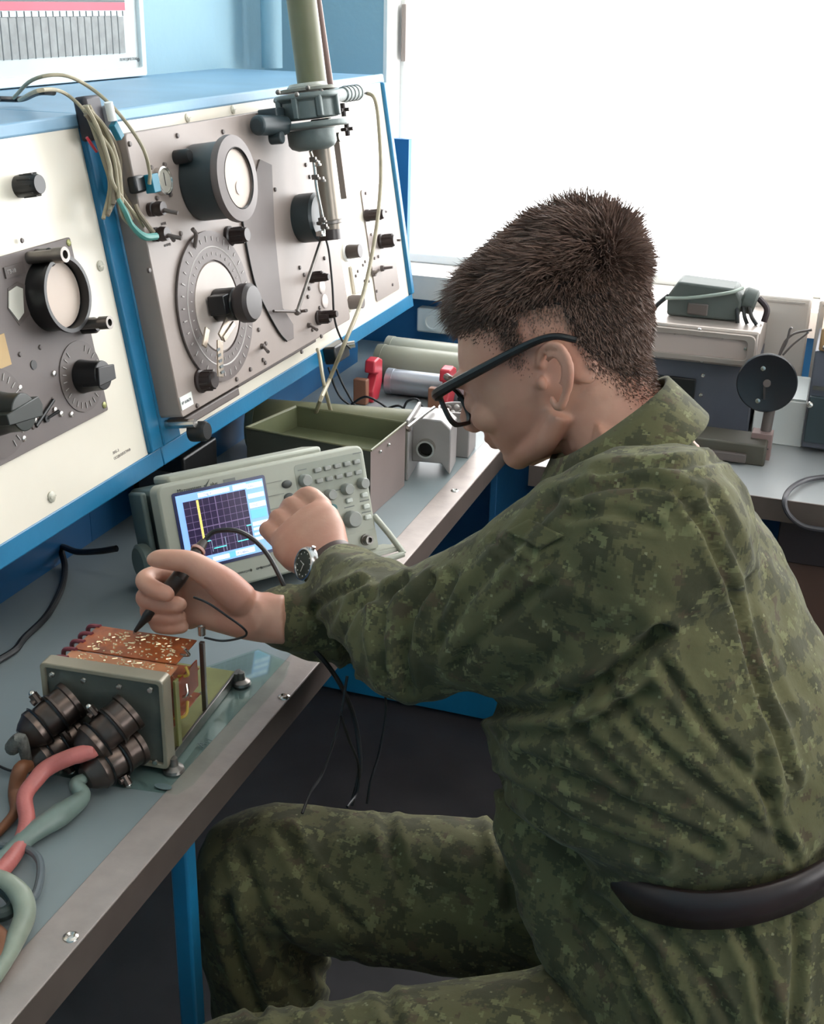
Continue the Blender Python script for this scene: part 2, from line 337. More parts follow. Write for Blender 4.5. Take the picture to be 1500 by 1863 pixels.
# ------------------------------------------------------------------ consoles (front leans back)
O0 = V((-.80, 0, .89)); ev = V((-.07, 0, .424)).normalized(); nn = V((.424, 0, .07)).normalized()
MR = Matrix.Translation(O0) @ Matrix((V((0, 1, 0)), ev, nn)).transposed().to_4x4()        # local x along the row, y up the panel, z out of it
MRi = MR.inverted()
def rp(u, v, off=0.0):                                 # photo point -> panel coordinates at height off above the panel
    r = V(ray(u, v)); C = V(CAM); o = O0 + nn * off; p = C + r * ((o - C).dot(nn) / r.dot(nn)); q = MRi @ p; return V((q.x, q.y, off))
HT = 0.4297
def console(label, y0, y1, stile_l, stile_r):
    t = thing('instrument_console', label, 'console', MR @ Matrix.Translation((y0, 0, 0)))
    Wd = y1 - y0
    # housing in world profile, sunk 6 mm behind the frame
    Mi = t.matrix_world.inverted()
    prof = [(-.806, .893), (-.876, 1.300), (XL + .002, 1.300), (XL + .002, .893)]
    b = MB(Mi)
    vs = [V((x, y0, z)) for x, z in prof] + [V((x, y1, z)) for x, z in prof]
    b.add(vs, [(3, 2, 1, 0), (4, 5, 6, 7), (0, 1, 5, 4), (1, 2, 6, 5), (2, 3, 7, 6), (3, 0, 4, 7)]); b.build('housing', blue, t)
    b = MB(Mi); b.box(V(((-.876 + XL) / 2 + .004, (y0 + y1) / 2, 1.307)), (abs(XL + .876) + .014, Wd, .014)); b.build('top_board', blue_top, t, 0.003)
    b = MB(Mi); b.box(V((-.915 - .009, (y0 + y1) / 2, .8215)), (.018, Wd, .143)); b.build('plinth', mat('plinth_blue', (30, 96, 146), 0.45, var=0.2, vscale=6), t)
    b = MB(Mi); b.box(V(((-.82 - .915) / 2, (y0 + y1) / 2, .889)), (.095, Wd, .008)); b.build('underside', blue, t)
    MB().box((Wd / 2, 0.001, -0.004), (Wd, 0.026, 0.016)).build('bottom_rail', blue, t, 0.002)
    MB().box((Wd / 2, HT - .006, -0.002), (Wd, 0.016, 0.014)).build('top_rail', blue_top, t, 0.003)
    for nm, (a, c) in (('stile', stile_l), ('stile', stile_r)):
        if c > a: MB().box(((a + c) / 2 - y0, HT / 2, 0.0), (c - a, HT - .028, 0.02)).build(nm, blue, t, 0.003)
    MB().box(((stile_l[1] + stile_r[0]) / 2 - y0, HT / 2, 0.001), (stile_r[0] - stile_l[1] - .001, HT - .026, 0.004)).build('front_panel', cream, t)
    return t
c1 = console('blue console on the left with cream front and round-dial instrument', 0.45, 1.3265, (0.45, 0.48), (1.297, 1.3265))
c2 = console('blue console beside the window carrying the large grey measuring set', 1.3275, 2.318, (1.3275, 1.372), (2.300, 2.318))
def screw(parent, x, y, z, r=0.0045, m=steel, h=0.002, name='screw'):
    b = MB(); b.lathe([(0, 0), (r, 0), (r, h * .5), (r * .6, h), (0, h * 1.1)], trans((x, y, z)), 14); b.box((x, y, z + h * 1.15), (r * 1.5, r * .22, h * .25)); return b.build(name, m, parent)
def knob(parent, x, y, z, r, h, m=black, skirt=None, pointer=False, name='knob', seg=24):
    b = MB(); prof = [(r * .95, 0), (r, h * .12), (r * .94, h * .85), (r * .8, h), (0, h)]
    if skirt: prof = [(skirt, 0), (skirt, h * .15), (r, h * .22), (r * .93, h * .88), (r * .8, h), (0, h)]
    b.lathe([(0, 0)] + prof, trans((x, y, z)), seg)
    for k in range(10):
        a = 2 * math.pi * k / 10; b.box((x + r * math.cos(a), y + r * math.sin(a), z + h * .55), (r * .12, r * .12, h * .6))
    if pointer: b.box((x, y + r * .9, z + h * .4), (r * .5, r * 1.3, h * .6))
    return b.build(name, m, parent)
for q in ((178, 484), (89, 904)):
    a = MRi @ V(O0); s_ = rp(*q); screw(c1, s_.x - 0.45, s_.y, 0.003, 0.0065, mat('cream_screw', (196, 192, 176), .4), 0.003)
s_ = rp(30, 340); knob(c1, s_.x - 0.45, s_.y, 0.003, 0.0125, 0.028, black)
s_ = rp(203, 833); text('ОСЦИЛЛОГРАФ', 0.0048, mat('faint_print', (150, 142, 136), .6), c1, trans((s_.x - .45, s_.y - .003, 0.0031)))
text('ЛАБ-2', 0.0048, MATS['faint_print'], c1, trans((s_.x - .45, s_.y + .004, 0.0031)))
for q in ((337, 215), (420, 200)):
    s_ = rp(*q); screw(c2, s_.x - 1.3275, s_.y, 0.003, 0.006, MATS['cream_screw'], 0.003)
# --- instrument inset in the left console
ti = thing('signal_generator', 'grey instrument face with hooded round scope tube and pointer dials in left console', 'instrument', MR @ Matrix.Translation((0.80, 0.07, 0.003)))
def I(u, v, off=0.005): p = rp(u, v, off); return p.x - 0.80, p.y - 0.07
x1, yb = I(193, 747); x1b, yt = I(127, 431)
x1 = (x1 + x1b) / 2
MB().prism(rrect(x1 + 0.06, yt - yb, 0.002, 2, (x1 - 0.06) / 2, (yt + yb) / 2), 0, 0.004).build('face_plate', greyp2, ti, 0.0008)
cx_, cy_ = I(118, 535, 0.03)
MB().lathe([(0.040, 0), (0.040, 0.022), (0.043, 0.024), (0.043, 0.028), (0.0385, 0.028), (0.0385, 0.012), (0, 0.012)], trans((cx_, cy_, 0.004)), 48).build('tube_hood', black, ti)
MB().lathe([(0, 0.0175), (0.037, 0.0165), (0.0375, 0.012)], trans((cx_, cy_, 0.004)), 40).build('tube_screen', mat('tube_glass', (200, 182, 168), .5, spec=.5), ti)
MB().prism([(-.034, .016), (-.012, .036), (-.02, .028)], 0.020, 0.021, trans((cx_, cy_, 0.004))).build('light_flap', white, ti)
for (u, v, r) in ((98, 465, .0085), (180, 588, .0075)):
    kx, ky = I(u, v, 0.04); b = MB(); b.lathe([(0, 0), (r * .8, 0), (r * .8, .034), (r, .035), (r, .048), (r * .55, .048), (r * .55, .04), (0, .04)], trans((kx, ky, 0.004)), 24); k_ = b.build('clamp_screw', steeld, ti)
    kx2, ky2 = I(u - 24, v + 5, 0.01); MB().lathe([(0, 0), (r * 1.25, 0), (r * 1.25, .016), (r * .9, .02), (0, .02)], trans((kx2, ky2, 0.004)), 24).build('clamp_base', black, ti)
cx_, cy_ = I(145, 685)
MB().lathe([(0, 0), (0.0415, 0), (0.0415, .0012), (0, .0012)], trans((cx_, cy_, 0.004)), 48).build('dial_scale', greyd, ti)
b = MB()
for k in range(22):
    a = math.radians(-60 + 300 * k / 21 + 180); b.box((0.034, 0, 0.0058), (0.007, 0.0009, 0.0006), trans((cx_, cy_, 0)) @ Matrix.Rotation(a, 4, 'Z'))
b.build('scale_marks', paleink, ti)
b = MB(); b.lathe([(0, 0), (0.020, 0), (0.018, .012), (0.017, .030), (0, .031)], trans((cx_, cy_, 0.005)), 32)
b.prism([(-.018, -.009), (.018, -.009), (.02, .008), (-.012, .012)], .010, .034, trans((cx_, cy_, 0.005))); b.build('dial_knob', black, ti, 0.001)
cx_, cy_ = I(-8, 752)
MB().lathe([(0, 0), (0.048, 0), (0.048, .0014), (0, .0014)], trans((cx_, cy_, 0.004)), 48).build('dial_scale', greyd, ti)
b = MB()
for k in range(26):
    a = math.radians(-70 + 320 * k / 25); b.box((0.040, 0, 0.006), (0.008, 0.001, 0.0006), trans((cx_, cy_, 0)) @ Matrix.Rotation(a, 4, 'Z'))
b.build('scale_marks', paleink, ti)
b = MB(); b.lathe([(0, 0), (0.024, 0), (0.021, .014), (0.020, .034), (0, .035)], trans((cx_, cy_, 0.005)), 32)
b.prism([(-.03, -.006), (.026, -.012), (.03, 0), (.026, .010), (-.03, .006)], .012, .036, trans((cx_, cy_, 0.005))); b.build('dial_knob', mat('dark_green_black', (34, 40, 36), .35), ti, 0.001)
mx_, my_ = I(30, 551); pg = [(-.017, -.002), (-.010, .016), (.006, .019), (.016, .014), (.018, -.012), (-.006, -.021)]
MB().prism([(p[0] * 1.15 + mx_, p[1] * 1.12 + my_) for p in pg], .0035, .0046).build('meter_window_rim', greyd, ti)
MB().prism([(p[0] * .92 - .003 + mx_, p[1] * .92 + my_) for p in pg[:4]] + [(mx_ + .004, my_ - .012), (mx_ - .008, my_ - .018)], .0046, .0056).build('meter_window', mat('meter_face_white', (206, 202, 190), .25), ti)
px_, py_ = I(22, 492); MB().box((px_, py_, .005), (.034, .012, .002)).build('name_plate', greyd, ti); text('ГЗ-18', .006, paleink, ti, trans((px_ - .014, py_ - .002, .0062)))
px_, py_ = I(5, 637); MB().box((px_ - .012, py_, .0047), (.034, .034, .0008)).build('paper_note', mat('yellowed_paper', (196, 166, 120), .7, var=.1), ti)
px_, py_ = I(58, 664); MB().lathe([(0, 0), (.0052, 0), (.0052, .001), (0, .001)], trans((px_, py_, .004)), 20).build('socket_hole', black, ti)
for (u, v) in ((33, 645), (70, 632), (57, 777), (93, 727), (80, 757), (37, 438)):
    px_, py_ = I(u, v); MB().lathe([(0, 0), (.003, 0), (.0022, .0016), (0, .0018)], trans((px_, py_, .004)), 12).build('screw', greyd, ti)
for (u, v) in ((94, 680), (32, 706), (96, 746), (107, 753), (126, 754), (59, 765), (39, 798)):
    px_, py_ = I(u, v); MB().lathe([(0, 0), (.0036, 0), (.003, .0022), (0, .003)], trans((px_, py_, .004)), 12).build('screw', steel, ti)
for (u, v) in ((122, 442), (187, 737)):
    px_, py_ = I(u, v); screw(ti, px_, py_, .004, .004, zinc, .0015)
b = MB(); ax, ay = I(60, 776); bx, by = I(92, 728); b.tube([(ax, ay, .006), (bx, by, .006)], .0022, smooth=False); b.build('slide_switch', black, ti)
px_, py_ = I(80, 762); b = MB(); b.lathe([(0, 0), (.004, 0), (.004, .003), (0, .003)], trans((px_, py_, .004))); b.tube([(px_, py_, .006), (px_ + .016, py_ + .004, .012)], [.0016, .0022], smooth=False); b.build('toggle_switch', black, ti)

# --- large grey measuring set on the right console
PO = 0.042
tm = thing('measuring_set', 'large grey slab instrument with big disc dial and hooded eyepiece in the console', 'instrument', MR @ Matrix.Translation((1.331, 0.05, 0.003)))
def J(u, v, off=PO): p = rp(u, v, off); return p.x - 1.331, p.y - 0.05
PW, PH = 0.578, 0.352
MB().prism(rrect(PW, PH, .006, 3, PW / 2, PH / 2), 0.0, PO - .003).build('face_plate', greyp, tm, .0015)
b = MB(); b.box((.09, -.011, .018), (.16, .012, .03)); b.box((.33, -.008, .012), (.28, .008, .018)); b.build('lower_bracket', greyd, tm, .002)
hx, hy = J(352, 770, .05)
b = MB(); b.cyl((hx, hy, .0), (hx, hy, .05), .006, seg=16); b.build('latch_rod', steel, tm)
hx, hy = J(375, 775, .055); b = MB(); b.lathe([(0, 0), (.013, 0), (.0135, .004), (.0135, .02), (.011, .024), (0, .024)], trans((hx - .01, hy - .004, .035)), 20); b.build('latch_knob', black, tm)
# big disc
dx_, dy_ = J(395, 558, PO + .004)
Z = PO - .003
MB().lathe([(0, 0), (.0905, 0), (.100, .002), (.100, .0045), (.0905, .006), (.062, .006), (.062, .003), (0, .003)], trans((dx_, dy_, Z)), 72).build('disc_scale', greyp2, tm)
MB().lathe([(.0775, 0), (.0788, .0006), (.080, 0)], trans((dx_, dy_, Z + .0062)), 72, ring=True).build('scale_ring', paleink, tm)
b = MB()
for k in range(36):
    a = 2 * math.pi * k / 36
    b.box((.090, 0, .0064), (.0055 if k % 3 else .008, .0016, .0006), trans((dx_, dy_, Z)) @ Matrix.Rotation(a, 4, 'Z'))
    b.box((.070, 0, .0064), (.004, .0013, .0006), trans((dx_, dy_, Z)) @ Matrix.Rotation(a + .05, 4, 'Z'))
b.build('scale_marks', paleink, tm)
MB().lathe([(0, 0), (.060, 0), (.059, .0025), (0, .0025)], trans((dx_, dy_, Z + .003)), 60).build('centre_disc', mat('light_grey_disc', (178, 166, 158), .4, var=.06), tm)
b = MB(); b.lathe([(0, 0), (.022, 0), (.022, .030), (.019, .034), (0, .034)], trans((dx_, dy_ + .002, Z + .005)), 32); b.box((-.006, .004, .016), (.05, .026, .024), trans((dx_, dy_ + .002, Z + .005)))
b.build('disc_hub', black, tm, .0015)
MB().lathe([(0, 0), (.024, 0), (.026, .004), (.026, .016), (.022, .021), (0, .022)], trans((dx_, dy_ + .002, Z + .040)), 32).build('disc_knob', mat('dark_grey_plastic', (58, 52, 52), .38), tm)
kb = J(400, 640, .06)
for (u0, v0, u1, v1, wd_, zz) in ((377, 600, 372, 628, .010, .018), (414, 585, 402, 612, .013, .026), (400, 622, 401, 683, .013, .030), (425, 590, 408, 616, .008, .028)):
    a = J(u0, v0, PO + zz); c = J(u1, v1, PO + zz)
    d = V((c[0] - a[0], c[1] - a[1], 0)); m = V((a[0] + c[0], a[1] + c[1], 0)) / 2
    MB().box((0, 0, 0), (d.length + .004, wd_, .003), trans((m.x, m.y, Z + zz), frame((0, 0, 1), d))).build('pointer_arm', mat('polished_bracket', (206, 192, 176), .22, .7), tm, .0006)
b = MB(); a = J(401, 655, PO + .032)
for k in range(5): b.box((a[0], a[1] + .014 - k * .0075, Z + .0322), (.008, .0035, .0008))
b.build('cursor_print', inkm, tm)
# arc-shaped vernier plate
arc = []
for k in range(25):
    a = math.radians(62 - 132 * k / 24); arc.append((dx_ + .0 + .137 * math.cos(a), dy_ + .02 + .150 * math.sin(a)))
q = [J(438, 400), J(447, 455), J(462, 520), J(485, 570), J(505, 605), J(519, 621), J(532, 616), J(531, 590), J(512, 560), J(505, 500), J(497, 420), J(492, 300), J(470, 290)]
MB().prism([(a, c) for a, c in q], Z, Z + .003).build('vernier_plate', greyp2, tm, .0006)
b = MB(); pts = [V((a, c, Z + .003)) for a, c in q[:6]]; b.tube(pts, .0012); b.build('vernier_edge', black, tm)
# eyepiece: dark cylinder + ring
ex, ey = J(437, 324, 0.105)
R_ = .054
MB().lathe([(0, 0), (.047, 0), (.049, .004), (.049, .050), (0, .050)], trans((ex, ey, Z)), 48).build('eyepiece_barrel', mat('dark_blue_grey', (50, 62, 66), .4, var=.15), tm)
MB().lathe([(.051, .049), (.0545, .050), (.0555, .053), (.0545, .060), (.0395, .062), (.038, .060), (.038, .055), (.0395, .049)], trans((ex, ey, Z)), 56, ring=True).build('eyepiece_ring', greyp2, tm)
MB().lathe([(.037, .0605), (.0385, .0625), (.040, .0605)], trans((ex, ey, Z)), 56, ring=True).build('inner_ring', black, tm)
MB().lathe([(0, .0588), (.0385, .0575)], trans((ex, ey, Z)), 48).build('eyepiece_screen', mat('screen_cream', (198, 182, 170), .6, coat=.0), tm)
MB().lathe([(0, .059), (.0085, .0589)], trans((ex, ey - .012, Z + .0004)), 30).build('screen_spot', mat('spot_beige', (168, 146, 132), .3), tm)
for (u, v, r) in ((345, 283, .009), (378, 378, .010)):
    a = J(u, v, .06); MB().lathe([(0, 0), (r, 0), (r, .018), (r * .8, .021), (0, .021)], trans((a[0] - .004, a[1], Z)), 24).build('side_knob', steeld if v > 300 else black, tm)
# second dark cylinder on the plate, under the waveguide
hx, hy = J(578, 400, .08)
MB().lathe([(0, 0), (.036, 0), (.037, .003), (.037, .030), (.033, .034), (0, .034)], trans((hx + .022, hy + .002, Z)), 40).build('dark_cylinder', mat('dark_blue_grey', (50, 62, 66), .4), tm)
# little meter
mx_, my_ = J(299, 329, PO + .006)
MB().lathe([(0, 0), (.0175, 0), (.0175, .008), (.0155, .009), (.0145, .006), (0, .006)], trans((mx_, my_, Z)), 32).build('meter_rim', steel, tm)
MB().lathe([(0, 0), (.0143, 0)], trans((mx_, my_, Z + .0068)), 32).build('meter_face', mat('meter_face_white', (206, 202, 190), .25), tm)
MB().box((mx_, my_ + .002, Z + .0072), (.0008, .016, .0005)).build('meter_needle', black, tm)
for sx, sy in ((-1, 1), (1, 1), (-1, -1), (1, -1)): MB().lathe([(0, 0), (.0032, 0), (.0025, .003), (0, .003)], trans((mx_ + sx * .0165, my_ + sy * .0185, Z)), 12).build('meter_screw', greyd, tm)
def terminal(u, v, tip=True, r=.0085):
    a = J(u, v, PO + .01); b = MB(); b.lathe([(0, 0), (r, 0), (r * 1.05, .006), (r * .9, .007), (r * 1.1, .012), (r * .95, .02), (0, .02)], trans((a[0], a[1], Z)), 20); o = b.build('binding_post', mat('brown_black', (46, 34, 32), .35), tm)
    MB().cyl((a[0] + .001, a[1] - .002, Z + .018), (a[0] + .004, a[1] - .008, Z + .036), .0026, seg=10).build('post_stem', greyd, tm)
terminal(285, 380); terminal(292, 426)
for (u, v) in ((235, 262), (322, 247), (270, 492), (328, 425), (500, 345), (545, 487), (553, 500), (562, 525), (556, 300), (563, 322), (590, 470), (585, 497), (582, 520), (560, 540), (581, 560), (568, 600), (584, 612), (478, 655), (483, 625), (482, 660), (548, 640), (470, 600), (358, 738), (385, 700), (405, 240), (610, 395), (430, 690), (455, 672)):
    a = J(u, v); MB().lathe([(0, 0), (.0035, 0), (.0028, .0025), (0, .003)], trans((a[0], a[1], Z)), 10).build('screw', greyd, tm)
def toggle(u0, v0, u1, v1, base=.0045):
    a = J(u0, v0); c = J(u1, v1, PO + .02); b = MB(); b.lathe([(0, 0), (base, 0), (base * .8, .005), (0, .005)], trans((a[0], a[1], Z)), 12)
    b.tube([(a[0], a[1], Z + .003), (c[0], c[1], Z + .02)], [.002, .0027], smooth=False); b.build('toggle_switch', greyd, tm)
toggle(476, 630, 488, 640); toggle(561, 592, 577, 600); toggle(543, 567, 558, 565); toggle(305, 428, 316, 437)
a = J(342, 428, PO); b = MB(); b.tube([(a[0] - .006, a[1] + .008, Z + .012), (a[0], a[1], Z + .012), (a[0] + .001, a[1] - .016, Z + .006)], .0028); b.build('disc_clamp', greyd, tm)
for (u, v, r, h) in ((433, 428, .011, .03), (578, 503, .008, .022), (590, 578, .009, .022), (582, 505, .006, .032), (596, 572, .006, .034), (378, 692, .013, .022)):
    a = J(u, v, PO + h / 2); knob(tm, a[0], a[1], Z, r, h, mat('brown_black', (46, 34, 32), .35), skirt=r * 1.25)
for (u, v) in ((585, 522), (590, 548)):
    a = J(u, v); MB().lathe([(0, 0), (.011, 0), (.011, .002), (.009, .003), (0, .003)], trans((a[0], a[1], Z)), 24).build('round_socket', mat('pale_disc', (226, 214, 208), .4), tm)
a = J(338, 730); MB().box((a[0] + .001, a[1], Z + .0006), (.030, .017, .0012)).build('paper_label', white, tm)
text('№ 010670', .0056, inkm, tm, trans((a[0] - .0125, a[1] - .002, Z + .0013)))
for u, v, s in ((297, 406, 'ВХОД'), (303, 445, 'ВЫХОД')):
    a = J(u, v); text(s, .0042, greyd, tm, trans((a[0] - .006, a[1] - .002, Z + .0004)))
# fixed bent rods in front of the plate
P_ = lambda u, v, off: (lambda q: (q.x - 1.331, q.y - .05, off - .003))(rp(u, v, off))
b = MB(); b.tube([P_(585, 436, .075), P_(541, 567, .06)], .0028, smooth=False); b.build('link_rod', steeld, tm)
b = MB(); b.tube([P_(498, 566, .05), P_(540, 567, .058)], .0022, smooth=False); b.ball(P_(541, 568, .058), .005); b.build('cross_rod', greyd, tm)

# small grey strip panel by the window
ts = thing('switch_panel', 'narrow grey switch panel at the window end of the cream front', 'panel', MR @ Matrix.Translation((2.12, 0.036, 0.003)))
def K(u, v, off=.004): p = rp(u, v, off); return p.x - 2.12, p.y - 0.036
MB().prism(rrect(.124, .203, .006, 3, .067, .102), 0, .0025).build('panel_plate', mat('light_grey_panel', (150, 138, 132), .4, var=.06), ts)
for (u, v) in ((664, 352), (684, 530), (713, 518), (674, 427), (680, 470), (687, 467)): a = K(u, v); MB().lathe([(0, 0), (.003, 0), (.0024, .002), (0, .002)], trans((a[0], a[1], .0025)), 10).build('screw', greyp2, ts)
for (u, v, r, h) in ((680, 391, .0095, .035), (705, 438, .012, .03)):
    a = K(u, v, .02); knob(ts, a[0], a[1], .0025, r, h, mat('brown_black', (46, 34, 32), .35), skirt=r * 1.15)
for (u, v, du, dv) in ((692, 389, 12, -4), (700, 488, 16, -2), (685, 497, 5, -6), (716, 437, 14, 0)):
    a = K(u, v, .012); c = K(u + du, v + dv, .03); b = MB(); b.lathe([(0, 0), (.006, 0), (.005, .006), (0, .006)], trans((a[0], a[1], .0025)), 14); b.tube([(a[0], a[1], .006), (c[0], c[1], .026)], [.003, .0022], smooth=False); b.build('toggle_switch', greyp2, ts)
for (u, v, m_, lab) in ((636, 458, mat('brown_black', (46, 34, 32), .35), 'black knob with white skirt on the cream panel near the window'), (640, 550, greyp2, 'grey knurled knob low on the cream panel near the window')):
    a = rp(u, v, .01); tk = thing('panel_knob', lab, 'knob', MR @ Matrix.Translation((a.x, a.y, .003)))
    MB().lathe([(0, 0), (.017, 0), (.017, .0025), (.0155, .004), (0, .004)], None, 28).build('knob_skirt', white if v < 500 else cream, tk)
    MB().lathe([(0, .003), (.0115, .003), (.0125, .008), (.0115, .024), (.012, .028), (0, .028)], None, 28).build('knob_cap', m_, tk, .0008)
ta = thing('terminal_block', 'cream terminal block beside the grey knurled knob', 'terminal block', MR @ Matrix.Translation((2.04, 0.066, .003)))
MB().box((.018, .03, .003), (.07, .05, .006)).build('block_body', cream, ta, .002)
for (x, y) in ((-.006, .036), (.006, .042), (.034, .048), (.046, .052), (.03, .02), (.05, .016)): MB().lathe([(0, 0), (.003, 0), (.0025, .002), (0, .0025)], trans((x, y, .006)), 10).build('screw', greyp2, ta)
# ------------------------------------------------------------------ waveguide head in front of the console
cA, cB = rp(545, 0, .10), rp(571, 160, .10)
tw = thing('waveguide_head', 'grey cast coupling hanging on a thick olive pipe in front of the console', 'waveguide')
pA, pB, pC, pD = [MR @ rp(u, v, .095) for u, v in ((541, -60), (566, 160), (566, 160), (602, 428))]
tw.location = pB; Mi = Matrix.Translation(-pB)
ax = (pD - pC).normalized()
MB(Mi).cyl(pA, MR @ rp(570, 165, .095), .022, seg=32).build('olive_pipe', olive, tw)
MB(Mi).cyl(MR @ rp(570, -60, .08), MR @ rp(603, 168, .08), .0055, seg=14).build('side_conduit', mat('brown_conduit', (128, 100, 92), .4), tw)
fr = frame(ax, nn)
def ring_at(u, v, off=.095): return trans(MR @ rp(u, v, off), fr)
b = MB(Mi); b.lathe([(0, 0), (.046, 0), (.050, .003), (.050, .008), (.044, .010), (.044, .036), (0, .036)], ring_at(558, 170), 12)
for k in range(8):
    a = 2 * math.pi * k / 8; b.box((.045 * math.cos(a), .045 * math.sin(a), .02), (.009, .009, .03), ring_at(558, 170))
b.build('cast_housing', castg, tw, .002)
b = MB(Mi); b.lathe([(.026, -.008), (.030, -.004), (.030, .003), (.045, .003), (.047, -.001), (.04, -.002)], ring_at(560, 162), 28); b.build('top_collar', mat('worn_pale_metal', (176, 176, 166), .4, .3, var=.3, vscale=60), tw)
b = MB(Mi); b.lathe([(0, 0), (.055, 0), (.056, .002), (.056, .007), (.054, .009), (0, .009)], ring_at(566, 222), 36); b.build('flange', castg, tw, .001)
b = MB(Mi); b.box((0, 0, 0), (.03, .075, .012), trans(MR @ rp(600, 222, .10), frame(ax, nn))); b.build('flange_bracket', mat('worn_pale_metal', (176, 176, 166)), tw, .002)
b = MB(Mi); b.lathe([(0, 0), (.036, 0), (.036, .02), (.032, .026), (.022, .030), (0, .030)], ring_at(566, 235), 36); b.build('lower_cup', castg, tw, .001)
for k, (u, v) in enumerate(((506, 168), (540, 172), (560, 160), (585, 166), (596, 168))):
    b = MB(Mi); b.ball(MR @ rp(u, v, .13), .0035, seg=10, rings=6); b.build('bolt', steeld, tw)
# left dark arm
b = MB(Mi); b.cyl(MR @ rp(466, 228, .06), MR @ rp(520, 228, .075), .014, seg=20, bev=.003); b.cyl(MR @ rp(492, 252, .06), MR @ rp(515, 250, .08), .009, seg=16); b.box((0, 0, 0), (.03, .03, .022), trans(MR @ rp(495, 212, .06), fr)); b.build('side_arm', mat('dark_blue_grey', (50, 62, 66)), tw, .002)
# connector on the right
q0, q1, q2, q3 = [MR @ rp(u, v, .10) for u, v in ((597, 176), (622, 172), (652, 168), (666, 168))]
b = MB(Mi); b.cyl(q0, q1, .010, seg=20, bev=.002); b.cyl(q1, q2, .0115, seg=20, bev=.003)
for k in range(4): p = q1.lerp(q2, .2 + k * .22); b.cyl(p, p + (q2 - q1).normalized() * .002, .0125, seg=20)
b.build('cable_plug', castg, tw); MB(Mi).cyl(q2, q3, .0095, .004, seg=16, bev=.002).build('plug_gland', black, tw)
for (u, v) in ((625, 200), (632, 235)):
    c = MR @ rp(u, v, .11); b = MB(Mi); b.cyl(c - ax * .010, c + ax * .010, .004, seg=12)
    for k in range(4):
        a = math.pi / 2 * k; d = fr @ V((math.cos(a), math.sin(a), 0)); b.tube([c, c + d * .010], .0028, smooth=False)
    b.build('wing_nut', mat('brown_black', (46, 34, 32)), tw)
# downward tube
b = MB(Mi); b.cyl(MR @ rp(585, 262, .10), MR @ rp(606, 436, .10), .0155, seg=28, bev=.002); b.build('steel_tube', mat('worn_grey_tube', (150, 140, 128), .35, .5, var=.15), tw)
b = MB(Mi); b.cyl(MR @ rp(600, 418, .10), MR @ rp(602, 437, .10), .0168, seg=28); b.build('tube_clamp', mat('brown_black', (46, 34, 32)), tw)
b = MB(Mi); b.lathe([(.018, 0), (.0205, .001), (.0205, .005), (.018, .006)], trans(MR @ rp(600, 400, .10), fr), 28, ring=True); b.build('tube_band', steeld, tw)
b = MB(Mi); a, c = MR @ rp(612, 245, .10), MR @ rp(626, 362, .10); b.box((0, 0, 0), (.010, .004, (c - a).length), trans((a + c) / 2, fr)); b.build('flat_bar', mat('grey_bar', (160, 150, 142), .4, .3), tw, .0008)
b = MB(Mi); b.lathe([(0, 0), (.007, 0), (.007, .008), (0, .008)], trans(MR @ rp(611, 250, .106), frame(nn)), 16); b.build('bar_bolt', steeld, tw)
b = MB(Mi); b.tube([MR @ rp(u, v, .105) for u, v in ((565, 275), (572, 300), (577, 345), (588, 400), (590, 430))], .0026); b.build('hanging_rod', steel, tw)
for (u, v) in ((570, 290), (576, 297), (574, 322), (584, 326), (586, 400), (582, 425), (590, 412)):
    c = MR @ rp(u, v, .108); b = MB(Mi); b.box((0, 0, 0), (.010, .006, .007), trans(c, fr)); b.lathe([(.002, 0), (.0035, 0), (.0035, .004), (.002, .004)], trans(c + V((.004, 0, 0)), fr), 12); b.build('rod_clip', steel if v % 2 else steeld, tw, .0008)
# --- cables
def cable(name, label, pts, r, m, group=None, cat='cable', seg=8):
    pts = [V(p) for p in pts]; b = MB(Matrix.Translation(-pts[0])); b.tube(pts, r, seg=seg)
    o = b.build(name, m); o.location = pts[0]; return tag(o, label, cat, group)
cable('coaxial_cable', 'long beige cable curving from the cast coupling down to the bench', [MR @ rp(u, v, o_) for u, v, o_ in ((664, 168, .10), (682, 180, .115), (690, 235, .12), (693, 330, .12), (683, 430, .12), (660, 540, .12), (627, 625, .12))] + [at(600, 690, 0, -.72), at(583, 728, 0, -.70), at(573, 758, 1, 1.74)], .0032, beige)
cable('thin_cable', 'short pale cable crossing the long beige cable above the tray', [MR @ rp(u, v, o_) for u, v, o_ in ((578, 636, .03), (582, 650, .06))] + [at(590, 700, 0, -.715), at(606, 762, 1, 1.75)], .003, beige)
cable('black_lead', 'black cord running down the cream panel behind the beige cable', [MR @ rp(u, v, o_) for u, v, o_ in ((592, 430, .05), (599, 460, .055), (605, 520, .055), (609, 580, .05), (622, 618, .045))] + [at(637, 634, 0, -.76)], .0018, blackc)
for i, (lab, pp) in enumerate((('outer beige lead arching over the console top to the blue tag', ((25, 178, None), (60, 145, None), (115, 137, .02), (165, 160, .03), (215, 205, .06), (258, 265, .075), (272, 310, .07), (272, 335, .065))),
        ('inner beige lead arching over the console top to the divider', ((35, 182, None), (70, 165, None), (110, 166, .02), (145, 192, .03), (175, 235, .045), (205, 280, .05), (215, 340, .05), (222, 390, .05), (240, 412, .05))))):
    pts = [(at(u, v, 2, ZR + .012 + .03 * k) if o_ is None else MR @ rp(u, v, o_)) for k, (u, v, o_) in enumerate(pp)]
    cable('test_lead', lab, pts, .0022, beige)
cable('heat_shrink_lead', 'dark sleeved lead lying over the console top by the beige leads', [at(0, 180, 2, ZR + .01), at(40, 180, 2, ZR + .01), MR @ rp(70, 168, .01), MR @ rp(98, 168, .02)], .0035, blackc)
rng = random.Random(3)
